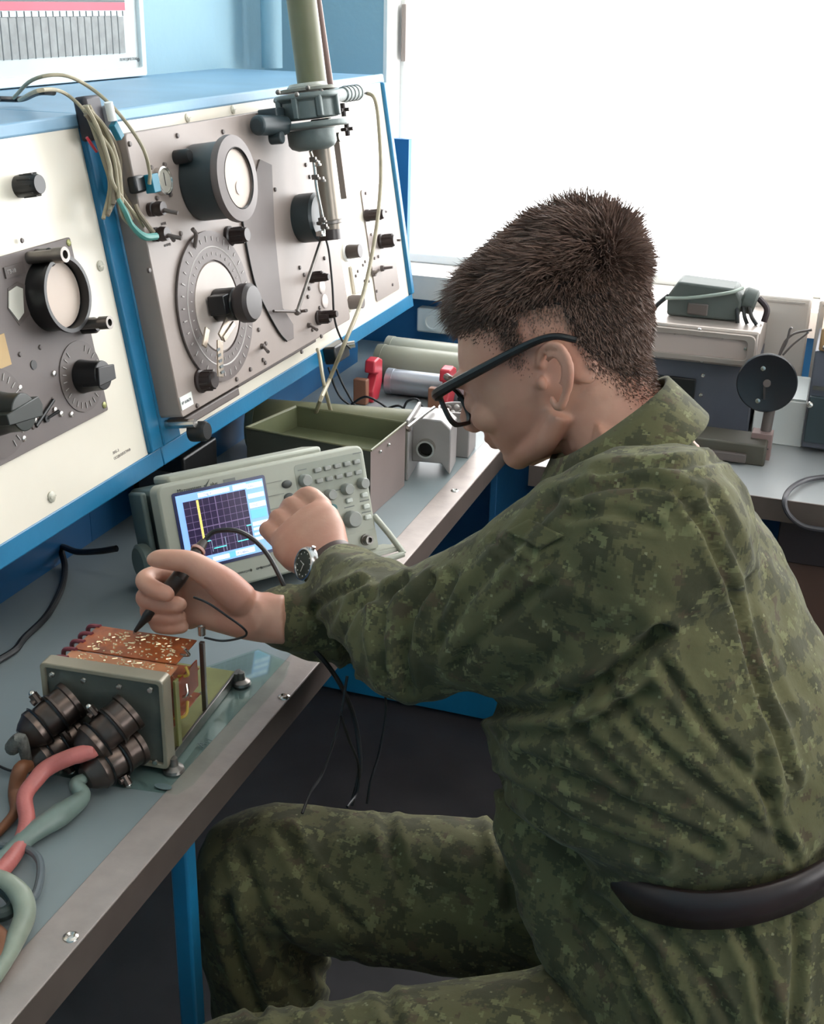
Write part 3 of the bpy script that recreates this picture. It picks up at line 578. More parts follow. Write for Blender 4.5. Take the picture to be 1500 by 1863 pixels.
for i in range(9):
    o_ = .03 + .006 * (i % 4); s = i * 3.2; top = (152 + s * .5, 192 + (i % 3) * 8)
    end = ((188, 398), (200, 385), (206, 372), (262, 412), (240, 400), (196, 392), (212, 362), (222, 380), (258, 404))[i]
    pts = [top, (170 + s, 240 + rng.uniform(-6, 6)), (188 + s * 1.15, 290 + rng.uniform(-8, 8)), (200 + s * .9, 340 + rng.uniform(-8, 8)), end]
    cable('looped_lead', 'beige lead in the bundle looped on the divider between the consoles', [MR @ rp(u, v, o_) for u, v in pts], .0024, (beige, beige, mat('grey_brown_cable', (128, 116, 98), .5))[i % 3], group='bundle of beige leads on the divider')
cable('green_sleeved_lead', 'lead with green sleeve plugged into the lower binding post', [MR @ rp(u, v, o_) for u, v, o_ in ((215, 362, .05), (228, 385, .055), (240, 410, .055), (262, 430, .06), (284, 430, .06))], [.0028, .0035, .0035, .0045, .0045], mat('green_sleeve', (74, 140, 132), .45))
cable('bare_lead', 'thin brown lead between the two binding posts', [MR @ rp(u, v, o_) for u, v, o_ in ((246, 372, .05), (252, 386, .052), (262, 400, .054), (270, 412, .055), (280, 424, .06))], .003, mat('grey_brown_cable', (128, 116, 98), .5))
tt = thing('tagged_plug', 'teal tape tag and black plug on the lead beside the small meter', 'plug', MR @ trans(rp(262, 336, .05)))
MB().box((.006, 0, .008), (.016, .022, .012)).build('tape_tag', teal, tt, .001); MB().box((-.012, .002, -.002), (.024, .020, .012)).build('plug_body', black, tt, .003)
tt = thing('tagged_plug', 'teal tape tag on a lead end at the top of the divider', 'plug', MR @ trans(rp(212, 238, .055)))
MB().box((0, 0, 0), (.010, .020, .008), Matrix.Rotation(.5, 4, 'Z')).build('tape_tag', teal, tt, .001); MB().cyl((-.004, .012, 0), (-.008, .032, .002), .005, seg=12).build('plug_body', white, tt)
tt = thing('cable_hook', 'dark bracket holding the lead bundle at the top of the divider', 'bracket', MR @ trans(rp(165, 215, .014)))
MB().box((0, 0, 0), (.034, .05, .018)).build('hook_body', mat('dark_violet_grey', (52, 48, 54), .5), tt, .004); MB().box((.022, -.002, .012), (.012, .028, .014)).build('hook_pad', mat('pale_grey_pad', (150, 152, 158), .5), tt, .003)
cable('red_lead', 'short red lead at the divider under the bracket', [MR @ rp(u, v, .03) for u, v in ((158, 250), (166, 262), (176, 276))], .0018, red)
# ------------------------------------------------------------------ workbench
ZB = .75
tb = thing('workbench', 'long workbench with grey laminate top, aluminium edge and blue legs', 'workbench', Matrix.Translation((-.492, 1.2, 0)))
Mi = tb.matrix_world.inverted()
MB(Mi).box((-.86 + .006, 1.1, ZB - .0125), (.70 - .012, 2.78, .025)).build('bench_top', lino, tb)
b = MB(Mi); b.box((-.492 - .019, 1.1, ZB - .0005), (.038, 2.785, .003)); b.build('edge_strip', alu, tb, .0008)
b = MB(Mi); b.box((-.493, 1.1, ZB - .017), (.003, 2.785, .034)); b.build('edge_face', mat('edge_face_grey', (104, 92, 86), .45, .4, var=.15), tb)
for (u, v) in ((129, 1705), (517, 1268), (828, 893), (1000, 700)):
    p = at(u, v, 2, ZB + .001); b = MB(Mi); b.lathe([(0, .0008), (.0022, .0006), (.004, .0022), (.0062, .0010), (.0066, 0)], trans(p), 18); b.build('edge_screw', steel, tb)
for y in (.885, 0.15):
    b = MB(Mi); b.box((-.535, y, .36), (.02, .02, .72)); b.build('leg', blue, tb, .003)
for y in (.99, 1.95, 0.15):
    b = MB(Mi); b.box((-1.10, y, .36), (.03, .03, .72)); b.build('leg', blue, tb, .003)
b = MB(Mi); b.box((-.56, 2.30, .50), (.014, .35, .44)); b.build('end_panel', walld, tb, .002)
b = MB(Mi); b.box((-.83, 2.24, .05), (.60, .03, .07)); b.build('stretcher', blue, tb, .003)
b = MB(Mi); b.box((-.545, 1.1, .705), (.02, 2.5, .03)); b.build('apron', mat('plinth_blue', (30, 96, 146)), tb)

# plexiglass sheet under the unit
t = MB(); q = [at(u, v, 2, ZB + .002) for u, v in ((322, 1444), (350, 1428), (520, 1232), (528, 1205), (470, 1180), (150, 1290), (60, 1400), (180, 1425))]
c0 = sum(q, V()) / len(q)
o = MB().prism([(p.x - c0.x, p.y - c0.y) for p in q], 0.0003, .0022).build('plexiglass_sheet', plexi, None, .0005); o.location = (c0.x, c0.y, ZB); tag(o, 'clear plexiglass sheet on the bench under the circuit unit', 'sheet')
tw2 = thing('handwritten_mark', 'dark oval mark on the plexiglass sheet near its rounded corner', 'mark', Matrix.Translation(at(297, 1431, 2, ZB + .0025)))
MB().lathe([(0, 0), (.009, 0), (.009, .0003), (0, .0003)], Matrix.Diagonal((1, .5, 1, 1)), 24).build('ink_spot', mat('faded_ink', (96, 112, 114), .5), tw2)
text('А-1', .012, MATS['faded_ink'], tw2, trans(at(368, 1360, 2, ZB + .0025) - at(297, 1431, 2, ZB + .0025)) @ Matrix.Rotation(1.35, 4, 'Z'))

# ------------------------------------------------------------------ circuit unit
th = math.radians(5); ex_ = V((math.cos(th), math.sin(th), 0)); ey_ = V((-math.sin(th) * .6, math.cos(th), 0)).normalized(); ey_ = V((-ex_.y, ex_.x, 0))
U0 = V((-.6665, .868, ZB + .003))
tu = thing('circuit_unit', 'opened electronic unit with orange boards behind a grey plug plate', 'electronic unit', trans(U0, Matrix((ex_, ey_, V((0, 0, 1)))).transposed()))
W_, H_ = .126, .096
MB().prism(rrect(W_, H_, .004, 4, W_ / 2, H_ / 2 + .006), -.004, .0, Matrix.Rotation(math.radians(90), 4, 'X')).build('front_plate', unitp, tu)
b = MB(); ringprism(b, rrect(W_ + .002, H_ + .002, .005, 4, W_ / 2, H_ / 2 + .006), rrect(W_ - .008, H_ - .008, .003, 4, W_ / 2, H_ / 2 + .006), -.014, .0035, Matrix.Rotation(math.radians(90), 4, 'X')); b.build('plate_rim', unite, tu, .001)
MB().box((W_ / 2, .10, .006), (W_ - .01, .175, .003)).build('base_plate', zinc, tu, .0008)
for x in (W_ - .004, .004): MB().box((x, .10, .004), (.003, .175, .012)).build('base_rail', steeld, tu, .0006)
for (x, y) in ((W_ + .002, .006), (W_ + .004, .178), (-.002, .178)):
    b = MB(); b.lathe([(0, 0), (.011, 0), (.010, .003), (.005, .006), (.004, .014), (0, .015)], trans((x, y, -.001)), 14); b.box((x - .004, y, .007), (.004, .012, .012)); b.build('mounting_foot', steeld, tu)
rb = random.Random(5)
def pcb(name, x0, x1, y0, y1, z, solders, m=pcbm):
    o = MB().box(((x0 + x1) / 2, (y0 + y1) / 2, z), (x1 - x0, y1 - y0, .0016)).build(name, m, tu, .0003)
    b = MB()
    for k in range(solders):
        x, y = rb.uniform(x0 + .012, x1 - .004), rb.uniform(y0 + .003, y1 - .003); s = rb.uniform(.0008, .0017)
        if rb.random() < .55: b.ball((x, y, z + .0008), (s, s, s * .8), seg=6, rings=4)
        else: b.tube([(x, y, z + .0012), (x + rb.uniform(-.005, .005), y + rb.uniform(-.003, .003), z + .0012)], .0007, seg=4, smooth=False)
    b.build('solder_joints', solder, o)
    return o
pcb('circuit_board', .006, W_ - .006, .022, .046, .0905, 70, mat('pale_orange_board', (186, 122, 84), .35, var=.2, vscale=50))
pcb('circuit_board', .006, W_ - .010, .049, .100, .0905, 150)
pcb('circuit_board', .040, W_ - .008, .040, .098, .060, 30)
pcb('circuit_board', .040, W_ - .008, .030, .098, .030, 20)
MB().box((W_ - .008, .062, .058), (.0016, .06, .03)).build('side_board', mat('red_orange_board', (150, 70, 44), .4, var=.3, vscale=60), tu)
for (x, y, z, sx, sy, sz) in ((W_ - .012, .026, .049, .006, .006, .080), (W_ - .004, .034, .046, .003, .008, .074), (W_ - .006, .103, .047, .005, .005, .082), (.010, .103, .047, .005, .005, .082), (.010, .030, .047, .005, .005, .080)):
    MB().box((x, y, z), (sx, sy, sz)).build('standoff_post', zinc if y < .05 else steeld, tu, .0006)
for (x, y, z, r, l) in ((.06, .06, .072, .006, .03), (.09, .07, .072, .005, .02), (.075, .05, .044, .007, .03), (.10, .065, .045, .006, .018), (.05, .085, .045, .006, .02)):
    MB().cyl((x, y, z - l / 2 + .004), (x, y, z + l / 2 - .004), r, seg=16, bev=.001).build('component', rb.choice([mat('comp_brown', (112, 70, 50), .4), mat('comp_yellow', (190, 160, 70), .4), mat('comp_grey', (120, 120, 116), .4)]), tu)
for k in range(5):
    y = .030 + k * .017; b = MB(); b.tube([(.010, y, .0915), (-.003, y + .002, .089), (-.007, y + .004, .08), (-.003, y + .004, .06)], .0024); b.build('wire', mat('maroon_wire', (118, 52, 62), .5), tu)
for k in range(4):
    z = .03 + k * .02; b = MB(); b.tube([(W_ - .014, .045 + k * .008, z), (W_ - .003, .05 + k * .005, z + .004), (W_ - .006, .062, z + .012)], .0016); b.build('wire', (mat('comp_yellow', (190, 160, 70)), steel)[k % 2], tu)
b = MB(); b.lathe([(0, 0), (.004, 0), (.004, .01), (0, .012)], trans((W_ - .006, .104, .096)), 12); b.build('post_tip', steel, tu)
tt_ = [(W_ - .022, .05, .009), (W_ - .018, .13, .009)]
for k, (x, y, z) in enumerate(tt_): text('08'[k], .012, mat('faded_ink', (96, 112, 114)), tu, trans((x, y, .0077)) @ Matrix.Rotation(1.57, 4, 'Z'))
for (x, y) in ((.012, .092), (W_ - .012, .092), (.012, .012), (W_ - .012, .012), (.045, .091), (.082, .090)):
    MB().lathe([(0, 0), (.0032, 0), (.0026, .0018), (0, .002)], trans((x, -.0038, y), frame((0, -1, 0))), 12).build('plate_screw', steel, tu)
# plug connectors: things screwed on? they are part of their cables -> each plug+cable a thing of its own
def plug(label, x, z, L1, yaw, drop, scale=1.0):
    base = tu.matrix_world @ V((x, -.004, z))
    d = (ey_ * -1 * math.cos(drop) + ex_ * math.sin(yaw) + V((0, 0, -math.sin(drop)))).normalized()
    t = thing('plug_connector', label, 'connector', trans(base, frame(d, (0, 0, 1)))); s = scale
    MB().lathe([(0, 0), (.0205 * s, 0), (.0205 * s, .005), (.0185 * s, .006), (.0185 * s, L1 * .3), (.0165 * s, L1 * .32), (0, L1 * .32)], None, 36).build('socket_barrel', conn, t)
    MB().lathe([(0, L1 * .3), (.0195 * s, L1 * .3), (.0202 * s, L1 * .34), (.0175 * s, L1 * .37), (.017 * s, L1 * .58), (.0145 * s, L1 * .68), (0, L1 * .68)], None, 36).build('coupling_sleeve', conn, t)
    b = MB(); b.lathe([(0, L1 * .66), (.0185 * s, L1 * .66), (.0195 * s, L1 * .70), (.0195 * s, L1 * .78), (.0178 * s, L1 * .81), (.014 * s, L1 * .93), (.0105 * s, L1), (0, L1)], None, 36); b.build('clamp_ring', conn, t)
    b = MB(); b.lathe([(.0202 * s, L1 * .355), (.021 * s, L1 * .375), (.0202 * s, L1 * .395)], None, 36, ring=True); b.lathe([(.0195 * s, L1 * .64), (.0208 * s, L1 * .66), (.0195 * s, L1 * .68)], None, 36, ring=True); b.build('rubber_ring', black, t)
    for a in (.6, 3.7):
        c = V((math.cos(a) * .021 * s, math.sin(a) * .021 * s, L1 * .45)); dd = V((math.cos(a), math.sin(a), 0))
        b = MB(); b.cyl(c - dd * .003, c + dd * .007, .0045 * s, seg=10); b.cyl(c + V((0, 0, -.004)), c + V((0, 0, .006)), .0035, seg=10); b.build('lug', conn, t)
        MB().ball(c + dd * .007, .0035, seg=10, rings=6).build('lug_screw', steel, t)
    return t, base + d * L1, d
c_a, ea, da = plug('upper left metal plug with the grey braided cable', .032, .068, .058, -.62, .45)
c_b, eb, db = plug('upper right metal plug with the red taped cable', .092, .066, .060, -.62, .50)
c_c, ec, dc = plug('lower left metal plug half hidden behind the red cable', .034, .031, .056, -.55, .25)
c_d, ed, dd_ = plug('lower right metal plug with the grey-green cable', .096, .029, .060, -.55, .18)
hb = lambda u, v, h: at(u, v, 2, ZB + h)
cable('braided_cable', 'grey braided cable bending down from the upper left plug', [ea - da * .004, ea + da * .012, hb(38, 1345, .058), hb(50, 1385, .03), hb(66, 1412, .016)], [.0065, .0075, .0062, .005, .0045], braid, seg=12)
rc = cable('red_taped_cable', 'thick cable wrapped in red tape curving across the bench', [eb - db * .004, eb + db * .006, hb(168, 1366, .05), hb(132, 1376, .048), hb(88, 1396, .040), hb(66, 1418, .034), hb(45, 1450, .026), hb(49, 1496, .016), hb(34, 1540, .010), hb(8, 1578, .010), hb(-40, 1620, .010)], [.003, .006, .0075, .0078, .0078, .0074, .0074, .0074, .0074, .0074], redt, seg=14)
cable('grey_green_cable', 'flat grey-green cable trailing from the lower right plug', [ed - dd_ * .004, ed + dd_ * .01, hb(150, 1450, .014), hb(110, 1482, .013), hb(60, 1515, .012), hb(20, 1550, .009), hb(-30, 1600, .008)], [.004, .007, .0075, .011, .009, .008, .007], greent, seg=12)
cable('orange_cable', 'short orange cable beside the dark lower left plug', [ec - dc * .004, hb(38, 1400, .03), hb(28, 1440, .012), hb(28, 1475, .008), hb(10, 1500, .006), hb(-20, 1530, .006)], [.006, .0075, .007, .005, .0045, .0045], orange, seg=12)
cable('grey_cable', 'grey cable making a loop on the bench at the left edge', [hb(-30, 1535, .006), hb(10, 1540, .006), hb(48, 1545, .008), hb(70, 1562, .01), hb(74, 1590, .008), hb(66, 1625, .006), hb(55, 1640, .006)], .0036, mat('grey_rubber', (84, 92, 96), .45), seg=10)
cable('flat_ribbon_cable', 'pale green cable coiled at the lower left of the bench', [hb(-30, 1590, .03), hb(10, 1602, .03), hb(38, 1630, .022), hb(45, 1665, .014), hb(30, 1705, .012), hb(12, 1745, .01), hb(-25, 1800, .008)], [.006, .007, .009, .009, .008, .006, .006], mat('pale_green_cable', (140, 148, 132), .4, var=.3, vscale=30), seg=12)
cable('orange_stub', 'brown cable end under the pale green coil', [hb(-20, 1690, .008), hb(6, 1715, .008), hb(8, 1735, .007), hb(-20, 1775, .007)], .008, orange, seg=12)
cable('black_coil', 'dark cable coil inside the pale green loop at the left edge', [hb(-30, 1610, .012), hb(5, 1618, .012), hb(26, 1642, .01), hb(10, 1662, .01), hb(-25, 1668, .01)], .006, mat('dark_green_rubber', (52, 62, 58), .4), seg=10)
cable('thin_wire', 'thin dark wire on the bench beside the orange cable', [hb(-10, 1390, .003), hb(20, 1402, .003), hb(48, 1402, .003)], .0014, blackc)
# mains cord of the scope
cable('mains_cord', 'black mains cord running from the oscilloscope across the bench', [hb(212, 998, .055), hb(180, 1003, .045), hb(140, 1004, .03), hb(112, 996, .02), hb(118, 1030, .006), hb(112, 1070, .005), hb(85, 1120, .0045), hb(45, 1160, .0045), hb(28, 1182, .0045), hb(0, 1200, .0045), hb(-30, 1220, .0045)], .0042, blackc, seg=10)
# dark adapter behind the scope
tdk = thing('adapter_box', 'black box standing at the back of the bench by the console plinth', 'box', Matrix.Translation((-.862, 1.47, ZB)))
MB().box((0, 0, .052), (.085, .10, .104)).build('box_body', black, tdk, .004); MB().box((0, -.051, .05), (.06, .002, .06)).build('box_grille', greyd, tdk)
# ------------------------------------------------------------------ oscilloscope
sa, sb_ = at(323, 1096, 2, .77), at(691, 1000, 2, .77)
se = (sb_ - sa).normalized(); sn_ = V((se.y, -se.x, 0)); tl = math.radians(18)
sup = V((0, 0, 1)) * math.cos(tl) - sn_ * math.sin(tl); sfz = se.cross(sup)
SW, SH, SD = (sb_ - sa).length, .142, .115
ts = thing('oscilloscope', 'grey digital oscilloscope with lit screen on the bench', 'oscilloscope', trans(sa, Matrix((se, sup, sfz)).transposed()))
# local x right, y up, z towards the viewer
MB().prism(rrect(SW, SH, .010, 4, SW / 2, SH / 2), -.028, 0).build('front_bezel', scope_m, ts, .003)
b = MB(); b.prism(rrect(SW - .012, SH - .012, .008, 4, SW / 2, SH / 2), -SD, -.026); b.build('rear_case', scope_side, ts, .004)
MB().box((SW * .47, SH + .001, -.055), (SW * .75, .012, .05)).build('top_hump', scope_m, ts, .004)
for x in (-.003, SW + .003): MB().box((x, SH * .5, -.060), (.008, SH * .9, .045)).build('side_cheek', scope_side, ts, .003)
b = MB(); b.lathe([(0, 0), (.021, 0), (.023, .004), (.023, .012), (.019, .015), (0, .015)], trans((-.006, .050, -.052), frame((-1, 0, 0))), 32); b.build('handle_hub', scope_side, ts)
sx0, sx1, sy0, sy1 = .021, .139, .036, .126
MB().prism(rrect(.126, .098, .003, 3, (sx0 + sx1) / 2, (sy0 + sy1) / 2), -.001, .0008).build('screen_surround', mat('dark_blue_bezel', (46, 52, 92), .3), ts)
def emis(name, rgb, s): return mat(name, rgb, .4, emit=s)
scr = MB().box(((sx0 + sx1) / 2, (sy0 + sy1) / 2, .0010), (sx1 - sx0, sy1 - sy0, .0008)).build('screen', emis('screen_pale_blue', (132, 176, 232), .85), ts)
gx0, gx1, gy0, gy1 = sx0 + .008, sx1 - .026, sy0 + .011, sy1 - .009
MB().box(((gx0 + gx1) / 2, (gy0 + gy1) / 2, .0016), (gx1 - gx0, gy1 - gy0, .0004)).build('graticule_field', emis('screen_dark', (44, 34, 66), .5), scr)
b = MB()
for k in range(1, 10): b.box((gx0 + (gx1 - gx0) * k / 10, (gy0 + gy1) / 2, .0020), (.0005 if k != 5 else .0013, gy1 - gy0, .0002))
for k in range(1, 8): b.box(((gx0 + gx1) / 2, gy0 + (gy1 - gy0) * k / 8, .0020), (gx1 - gx0, .0005 if k != 4 else .0013, .0002))
b.build('grid_lines', emis('grid_line', (120, 104, 140), .6), scr)
gw, gh = gx1 - gx0, gy1 - gy0
b = MB(); b.box((gx0 + gw * .22, gy0 + gh * .64, .0024), (.0026, gh * .70, .0002)); b.build('yellow_trace', emis('trace_yellow', (244, 226, 110), 1.1), scr)
b = MB()
for x0_, x1_, y in ((.10, .32, .25), (.35, .55, .10), (.74, .94, .12), (.92, 1.0, .36)): b.box((gx0 + gw * (x0_ + x1_) / 2, gy0 + gh * y, .0024), (gw * (x1_ - x0_), .0012, .0002))
b.build('cyan_trace', emis('trace_cyan', (96, 226, 222), 1.1), scr)
b = MB()
for x, y0_, y1_ in ((.10, .02, .25), (.33, .05, .25), (.55, .02, .26), (.74, .12, .36), (.94, .12, .34)): b.box((gx0 + gw * x, gy0 + gh * (y0_ + y1_) / 2, .0023), (.0005, gh * (y1_ - y0_), .0002))
b.build('trace_edges', emis('trace_edge', (170, 190, 214), .7), scr)
b = MB(); rs = random.Random(2)
for y_, h in ((.93, .07), (.79, .06), (.66, .07), (.40, .05), (.33, .03), (.26, .03), (.19, .04)): b.box((sx1 - .0125, sy0 + (sy1 - sy0) * y_, .0017), (.022, (sy1 - sy0) * h, .0004))
b.box((sx0 + .05, sy1 - .0045, .0017), (.042, .005, .0004)); b.box((sx0 + .085, sy1 - .0045, .0017), (.018, .006, .0004))
b.box((sx0 + .045, sy0 + .005, .0017), (.022, .005, .0004)); b.box((sx0 + .078, sy0 + .0055, .0017), (.026, .006, .0004))
b.build('menu_fields', emis('screen_white', (236, 244, 255), 1.0), scr)
b = MB(); b.box((sx1 - .013, sy0 + (sy1 - sy0) * .535, .0017), (.022, .011, .0004)); b.box((sx0 + .06, sy0 + .0055, .0016), (.010, .007, .0004)); b.build('menu_highlight', emis('screen_cyan', (110, 190, 224), .8), scr)
for k, s_ in enumerate(('Trig`d', 'M 5.00ms', 'CH1', 'CH2')):
    text(s_, .0042, emis('screen_text', (40, 70, 140), .3), scr, trans(((sx0 + .036, sx0 + .066, sx1 - .021, sx1 - .021)[k], (sy1 - .006, sy0 + .0035, sy0 + .082, sy0 + .058)[k], .0020)), depth=.0001)
text('Microsystem', .0062, mat('logo_dark', (62, 70, 66), .5), ts, trans((sx0 + .004, SH - .0125, .0003)))
text('plus', .0062, MATS['logo_dark'], ts, trans((sx0 + .048, SH - .0125, .0003)))
MB().prism([(0, .003), (.003, 0), (.009, .009), (.003, .0035)], 0, .0005, trans((sx0 + .039, SH - .013, .0002))).build('logo_tick', MATS['logo_dark'], ts)
MB().box((sx0 + .074, SH - .010, .0002), (.016, .004, .0006)).build('model_badge', scope_dk, ts)
text('Осциллограф', .0045, scope_dk, ts, trans((.075, .015, .0003))); text('цифровой', .0045, scope_dk, ts, trans((.110, .015, .0003)))
b = MB()
for k in range(5): b.box((.155, .112 - k * .0165 + .006, .0003), (.022, .0005, .0006))
b.build('menu_leader_lines', scope_dk, ts)
for k in range(5): MB().ball((.172, .112 - k * .0165, .0005), (.0075, .0052, .003), seg=20, rings=8).build('menu_button', mat('dark_oval_button', (72, 74, 72), .4), ts)
def sk(x, y, r, m=knobg, h=.011): knob_ = MB().lathe([(0, 0), (r, 0), (r * .96, h * .8), (r * .8, h), (0, h)], trans((x, y, 0)), 22).build('rotary_knob', m, ts); return knob_
MB().prism(rrect(.100, .042, .005, 3, .236, .1125), 0, .0004).build('button_field', mat('scope_panel_shade', (142, 146, 134), .5), ts)
sk(.197, .112, .0082, knobg)
for r_ in range(2):
    for c in range(5): MB().box((.218 + c * .0148, .1215 - r_ * .0140, .002), (.0098, .0060, .005)).build('push_button', knobg, ts, .0012)
sk(.200, .083, .0075, mat('tan_knob', (150, 140, 112), .42)); sk(.230, .087, .0075); sk(.256, .089, .0080); sk(.281, .092, .0078)
MB().lathe([(0, 0), (.0055, 0), (.005, .004), (0, .0045)], trans((.232, .069, 0)), 18).build('channel_button', mat('teal_button', (64, 112, 110), .4), ts)
for (x, y) in ((.257, .074), (.281, .0765), (.281, .061), (.281, .0465)): MB().box((x, y, .002), (.0095, .0065, .005)).build('push_button', knobl, ts, .0015)
sk(.256, .049, .0115, knobg, .013)
b = MB()
for (x, y, w_) in ((.197, .126, .013), (.240, .0905, .03), (.281, .0905, .013), (.257, .0655, .015), (.281, .069, .014), (.281, .0535, .014), (.281, .1325, .013)): b.box((x, y, .0003), (w_, .0014, .0006))
b.build('panel_print', scope_dk, ts)
MB().prism(rrect(.115, .026, .003, 3, .233, .0165), .0, .0012).build('input_strip', scope_m, ts, .0004)
for x in (.190, .222, .272):
    b = MB(); b.lathe([(0, 0), (.0075, 0), (.0075, .004), (.0058, .0045), (.0058, .013), (.0035, .013), (.0035, .008), (0, .008)], trans((x, .018, .0)), 24); b.build('bnc_socket', steeld, ts)
# carrying handle swung out under the right side
b = MB(); HX = SW + .004
b.prism([(-.02, 0), (.034, 0), (.034, .006), (-.02, .006)], -.03, .02, trans((SW - .012, -.004, .004)))
for pts in ([(SW + .002, .046, -.004), (SW + .010, .020, .014), (SW + .018, -.008, .030)], [(SW - .03, -.012, .026), (SW + .018, -.008, .030)]):
    b.tube(pts, .0045, seg=8, smooth=False)
b.build('carry_handle', scope_m, ts, .001)
for x in (.03, SW - .03): MB().box((x, -.010, -.012), (.022, .022, .010)).build('tilt_foot', black, ts, .002)
b = MB(); b.box((SW / 2, .003, -SD + .01), (SW * .8, .012, .02)); b.build('rear_foot', black, ts, .002)
# probe lead box under the scope edge: dark shadow gap stays real
# ------------------------------------------------------------------ olive tray box
bx = thing('olive_tray', 'open olive metal box with grey side standing behind the oscilloscope', 'box')
p1, p2, p3, p4 = V((-.592, 1.55)), V((-.590, 1.69)), V((-.782, 1.652)), V((-.786, 1.545))
p1 = V((-.592, 1.552)); p2 = V((-.588, 1.690)); p4 = V((-.800, 1.575)); p3 = V((-.775, 1.700))
bx.location = (-.69, 1.62, ZB); cc = V((-.69, 1.62)); HB = .103
ou = [V(p) - cc for p in (p1, p2, p3, p4)]; mid = sum(ou, V((0, 0))) / 4
inn = [p + (mid - p).normalized() * .0035 for p in ou]
def wallq(a, b_, c, d, z0, z1, name, m):
    MB().prism([(a.x, a.y), (b_.x, b_.y), (c.x, c.y), (d.x, d.y)], z0, z1).build(name, m, bx, .0006)
wallq(ou[0], ou[1], inn[1], inn[0], 0, HB, 'side_wall', boxside); wallq(ou[1], ou[2], inn[2], inn[1], 0, HB, 'rear_wall', olive_box)
wallq(ou[2], ou[3], inn[3], inn[2], 0, HB, 'side_wall', olive_box); wallq(ou[3], ou[0], inn[0], inn[3], 0, HB, 'front_wall', mat('dark_olive_grey', (70, 72, 64), .5))
MB().prism([(p.x, p.y) for p in inn], .066, .070).build('box_floor', olive_box, bx)
b = MB()
for i in range(4): b.tube([V((ou[i].x, ou[i].y, HB)), V((ou[(i + 1) % 4].x, ou[(i + 1) % 4].y, HB))], .0018, smooth=False)
b.build('rolled_rim', olive, bx)
for q in ((.02, .03), (.07, .06)):
    p = ou[0].lerp(ou[1], q[1] * 8); MB().ball((p.x + .001, p.y, HB - .012), .003, seg=8, rings=5).build('rivet', steel, bx)
# olive tube behind the tray
def lying_tube(label, a, b_, r, m, z=None, ends=None, name='metal_tube', group=None):
    a, b_ = V(a), V(b_); d = (b_ - a).normalized(); t = thing(name, label, 'tube', trans(a, frame(d)), group); L_ = (b_ - a).length
    MB().lathe([(r * .8, 0), (r, 0), (r, L_), (r * .8, L_)], None, 40).build('tube_body', m, t)
    MB().lathe([(r * .82, -.001), (r * 1.03, -.001), (r * 1.03, .012), (r, .012)], None, 40).build('end_band', ends or m, t)
    MB().lathe([(0, 0.004), (r * .9, .004)], None, 40).build('end_cap', ends or m, t)
    return t
lying_tube('olive tube lying on the bench right behind the open box', (-.88, 1.755, ZB + .044), (-.612, 1.80, ZB + .044), .042, olive, ends=mat('grey_green_cap', (120, 130, 112), .4))
# tubes at the window end
t1 = lying_tube('long pale tube nearest the window wall', (-.84, 2.295, ZB + .034), (-.505, 2.295, ZB + .034), .033, mat('pale_grey_green_tube', (168, 170, 156), .35, var=.06))
t2 = lying_tube('thick grey-green tube resting in front of the pale tube', (-.83, 2.215, ZB + .036), (-.505, 2.22, ZB + .036), .035, mat('grey_green_tube', (146, 146, 130), .35, var=.08, vscale=8))
t3 = lying_tube('silver tube between the two red clamps', (-.78, 2.135, ZB + .025), (-.53, 2.14, ZB + .025), .024, mat('silver_tube', (176, 180, 188), .28, .6))
for (u, v0, v1, lab) in ((677, 690, 745, 'left red clamp gripping the silver tube'), (812, 700, 745, 'right red clamp partly hidden by the glasses')):
    p = at(u, v1, 2, ZB); p.y = 2.085; x = at(u, 715, 1, 2.085).x
    t = thing('red_clamp', lab, 'clamp', Matrix.Translation((x, 2.085, ZB)))
    b = MB(); b.prism([(-.02, 0), (.012, 0), (.03, .03), (.03, .072), (.012, .080), (-.012, .078), (-.016, .056), (.006, .05), (-.02, .022)], -.010, .010, trans((0, 0, 0), Matrix(((0, 0, 1), (1, 0, 0), (0, 1, 0))))); b.build('clamp_jaw', red, t, .003)
    MB().box((-.010, -.03, .024), (.026, .016, .048)).build('clamp_block', brick, t, .002)
# metal bracket units on the bench
tbk = thing('metal_bracket_box', 'grey cast box with a round socket hole on the bench behind the tray', 'casting', trans(at(770, 862, 2, ZB), Matrix.Rotation(math.radians(8), 3, 'Z')))
gm = mat('silver_grey_casting', (150, 146, 144), .4, .35, var=.12, vscale=20)
MB().box((-.020, .012, .050), (.006, .10, .100)).build('side_flange', gm, tbk, .002)
b = MB(); b.prism([(-.018, .030), (.030, .030), (.044, .012), (.044, .088), (.028, .102), (-.018, .102)], .0, .062, trans((0, 0, 0), Matrix(((1, 0, 0), (0, 0, -1), (0, 1, 0))))); o = b.build('casting_body', gm, tbk, .002); o.location = (0, .055, -.008)
MB().lathe([(.0145, 0), (.0145, .014), (.0115, .014), (.0115, .002), (0, .002)], trans((.006, -.006, .048), frame((0, -1, 0))), 28).build('socket_rim', steel, tbk)
MB().lathe([(0, 0), (.0112, 0)], trans((.006, -.0095, .048), frame((0, -1, 0))), 24).build('socket_bore', black, tbk)
MB().ball((-.018, -.036, .086), .005, seg=10, rings=6).build('bolt', greyd, tbk); MB().ball((.040, .02, .084), .003, seg=10, rings=6).build('bolt', steel, tbk)
tb2 = thing('open_metal_block', 'grey block with an open round chamber of wires near the bench end', 'casting', trans(at(830, 832, 2, ZB), Matrix.Rotation(math.radians(5), 3, 'Z')))
MB().box((0, .03, .032), (.042, .06, .064)).build('block_body', gm, tb2, .002)
MB().box((-.014, -.002, .028), (.024, .003, .058)).build('cover_strip', greyp, tb2, .0005)
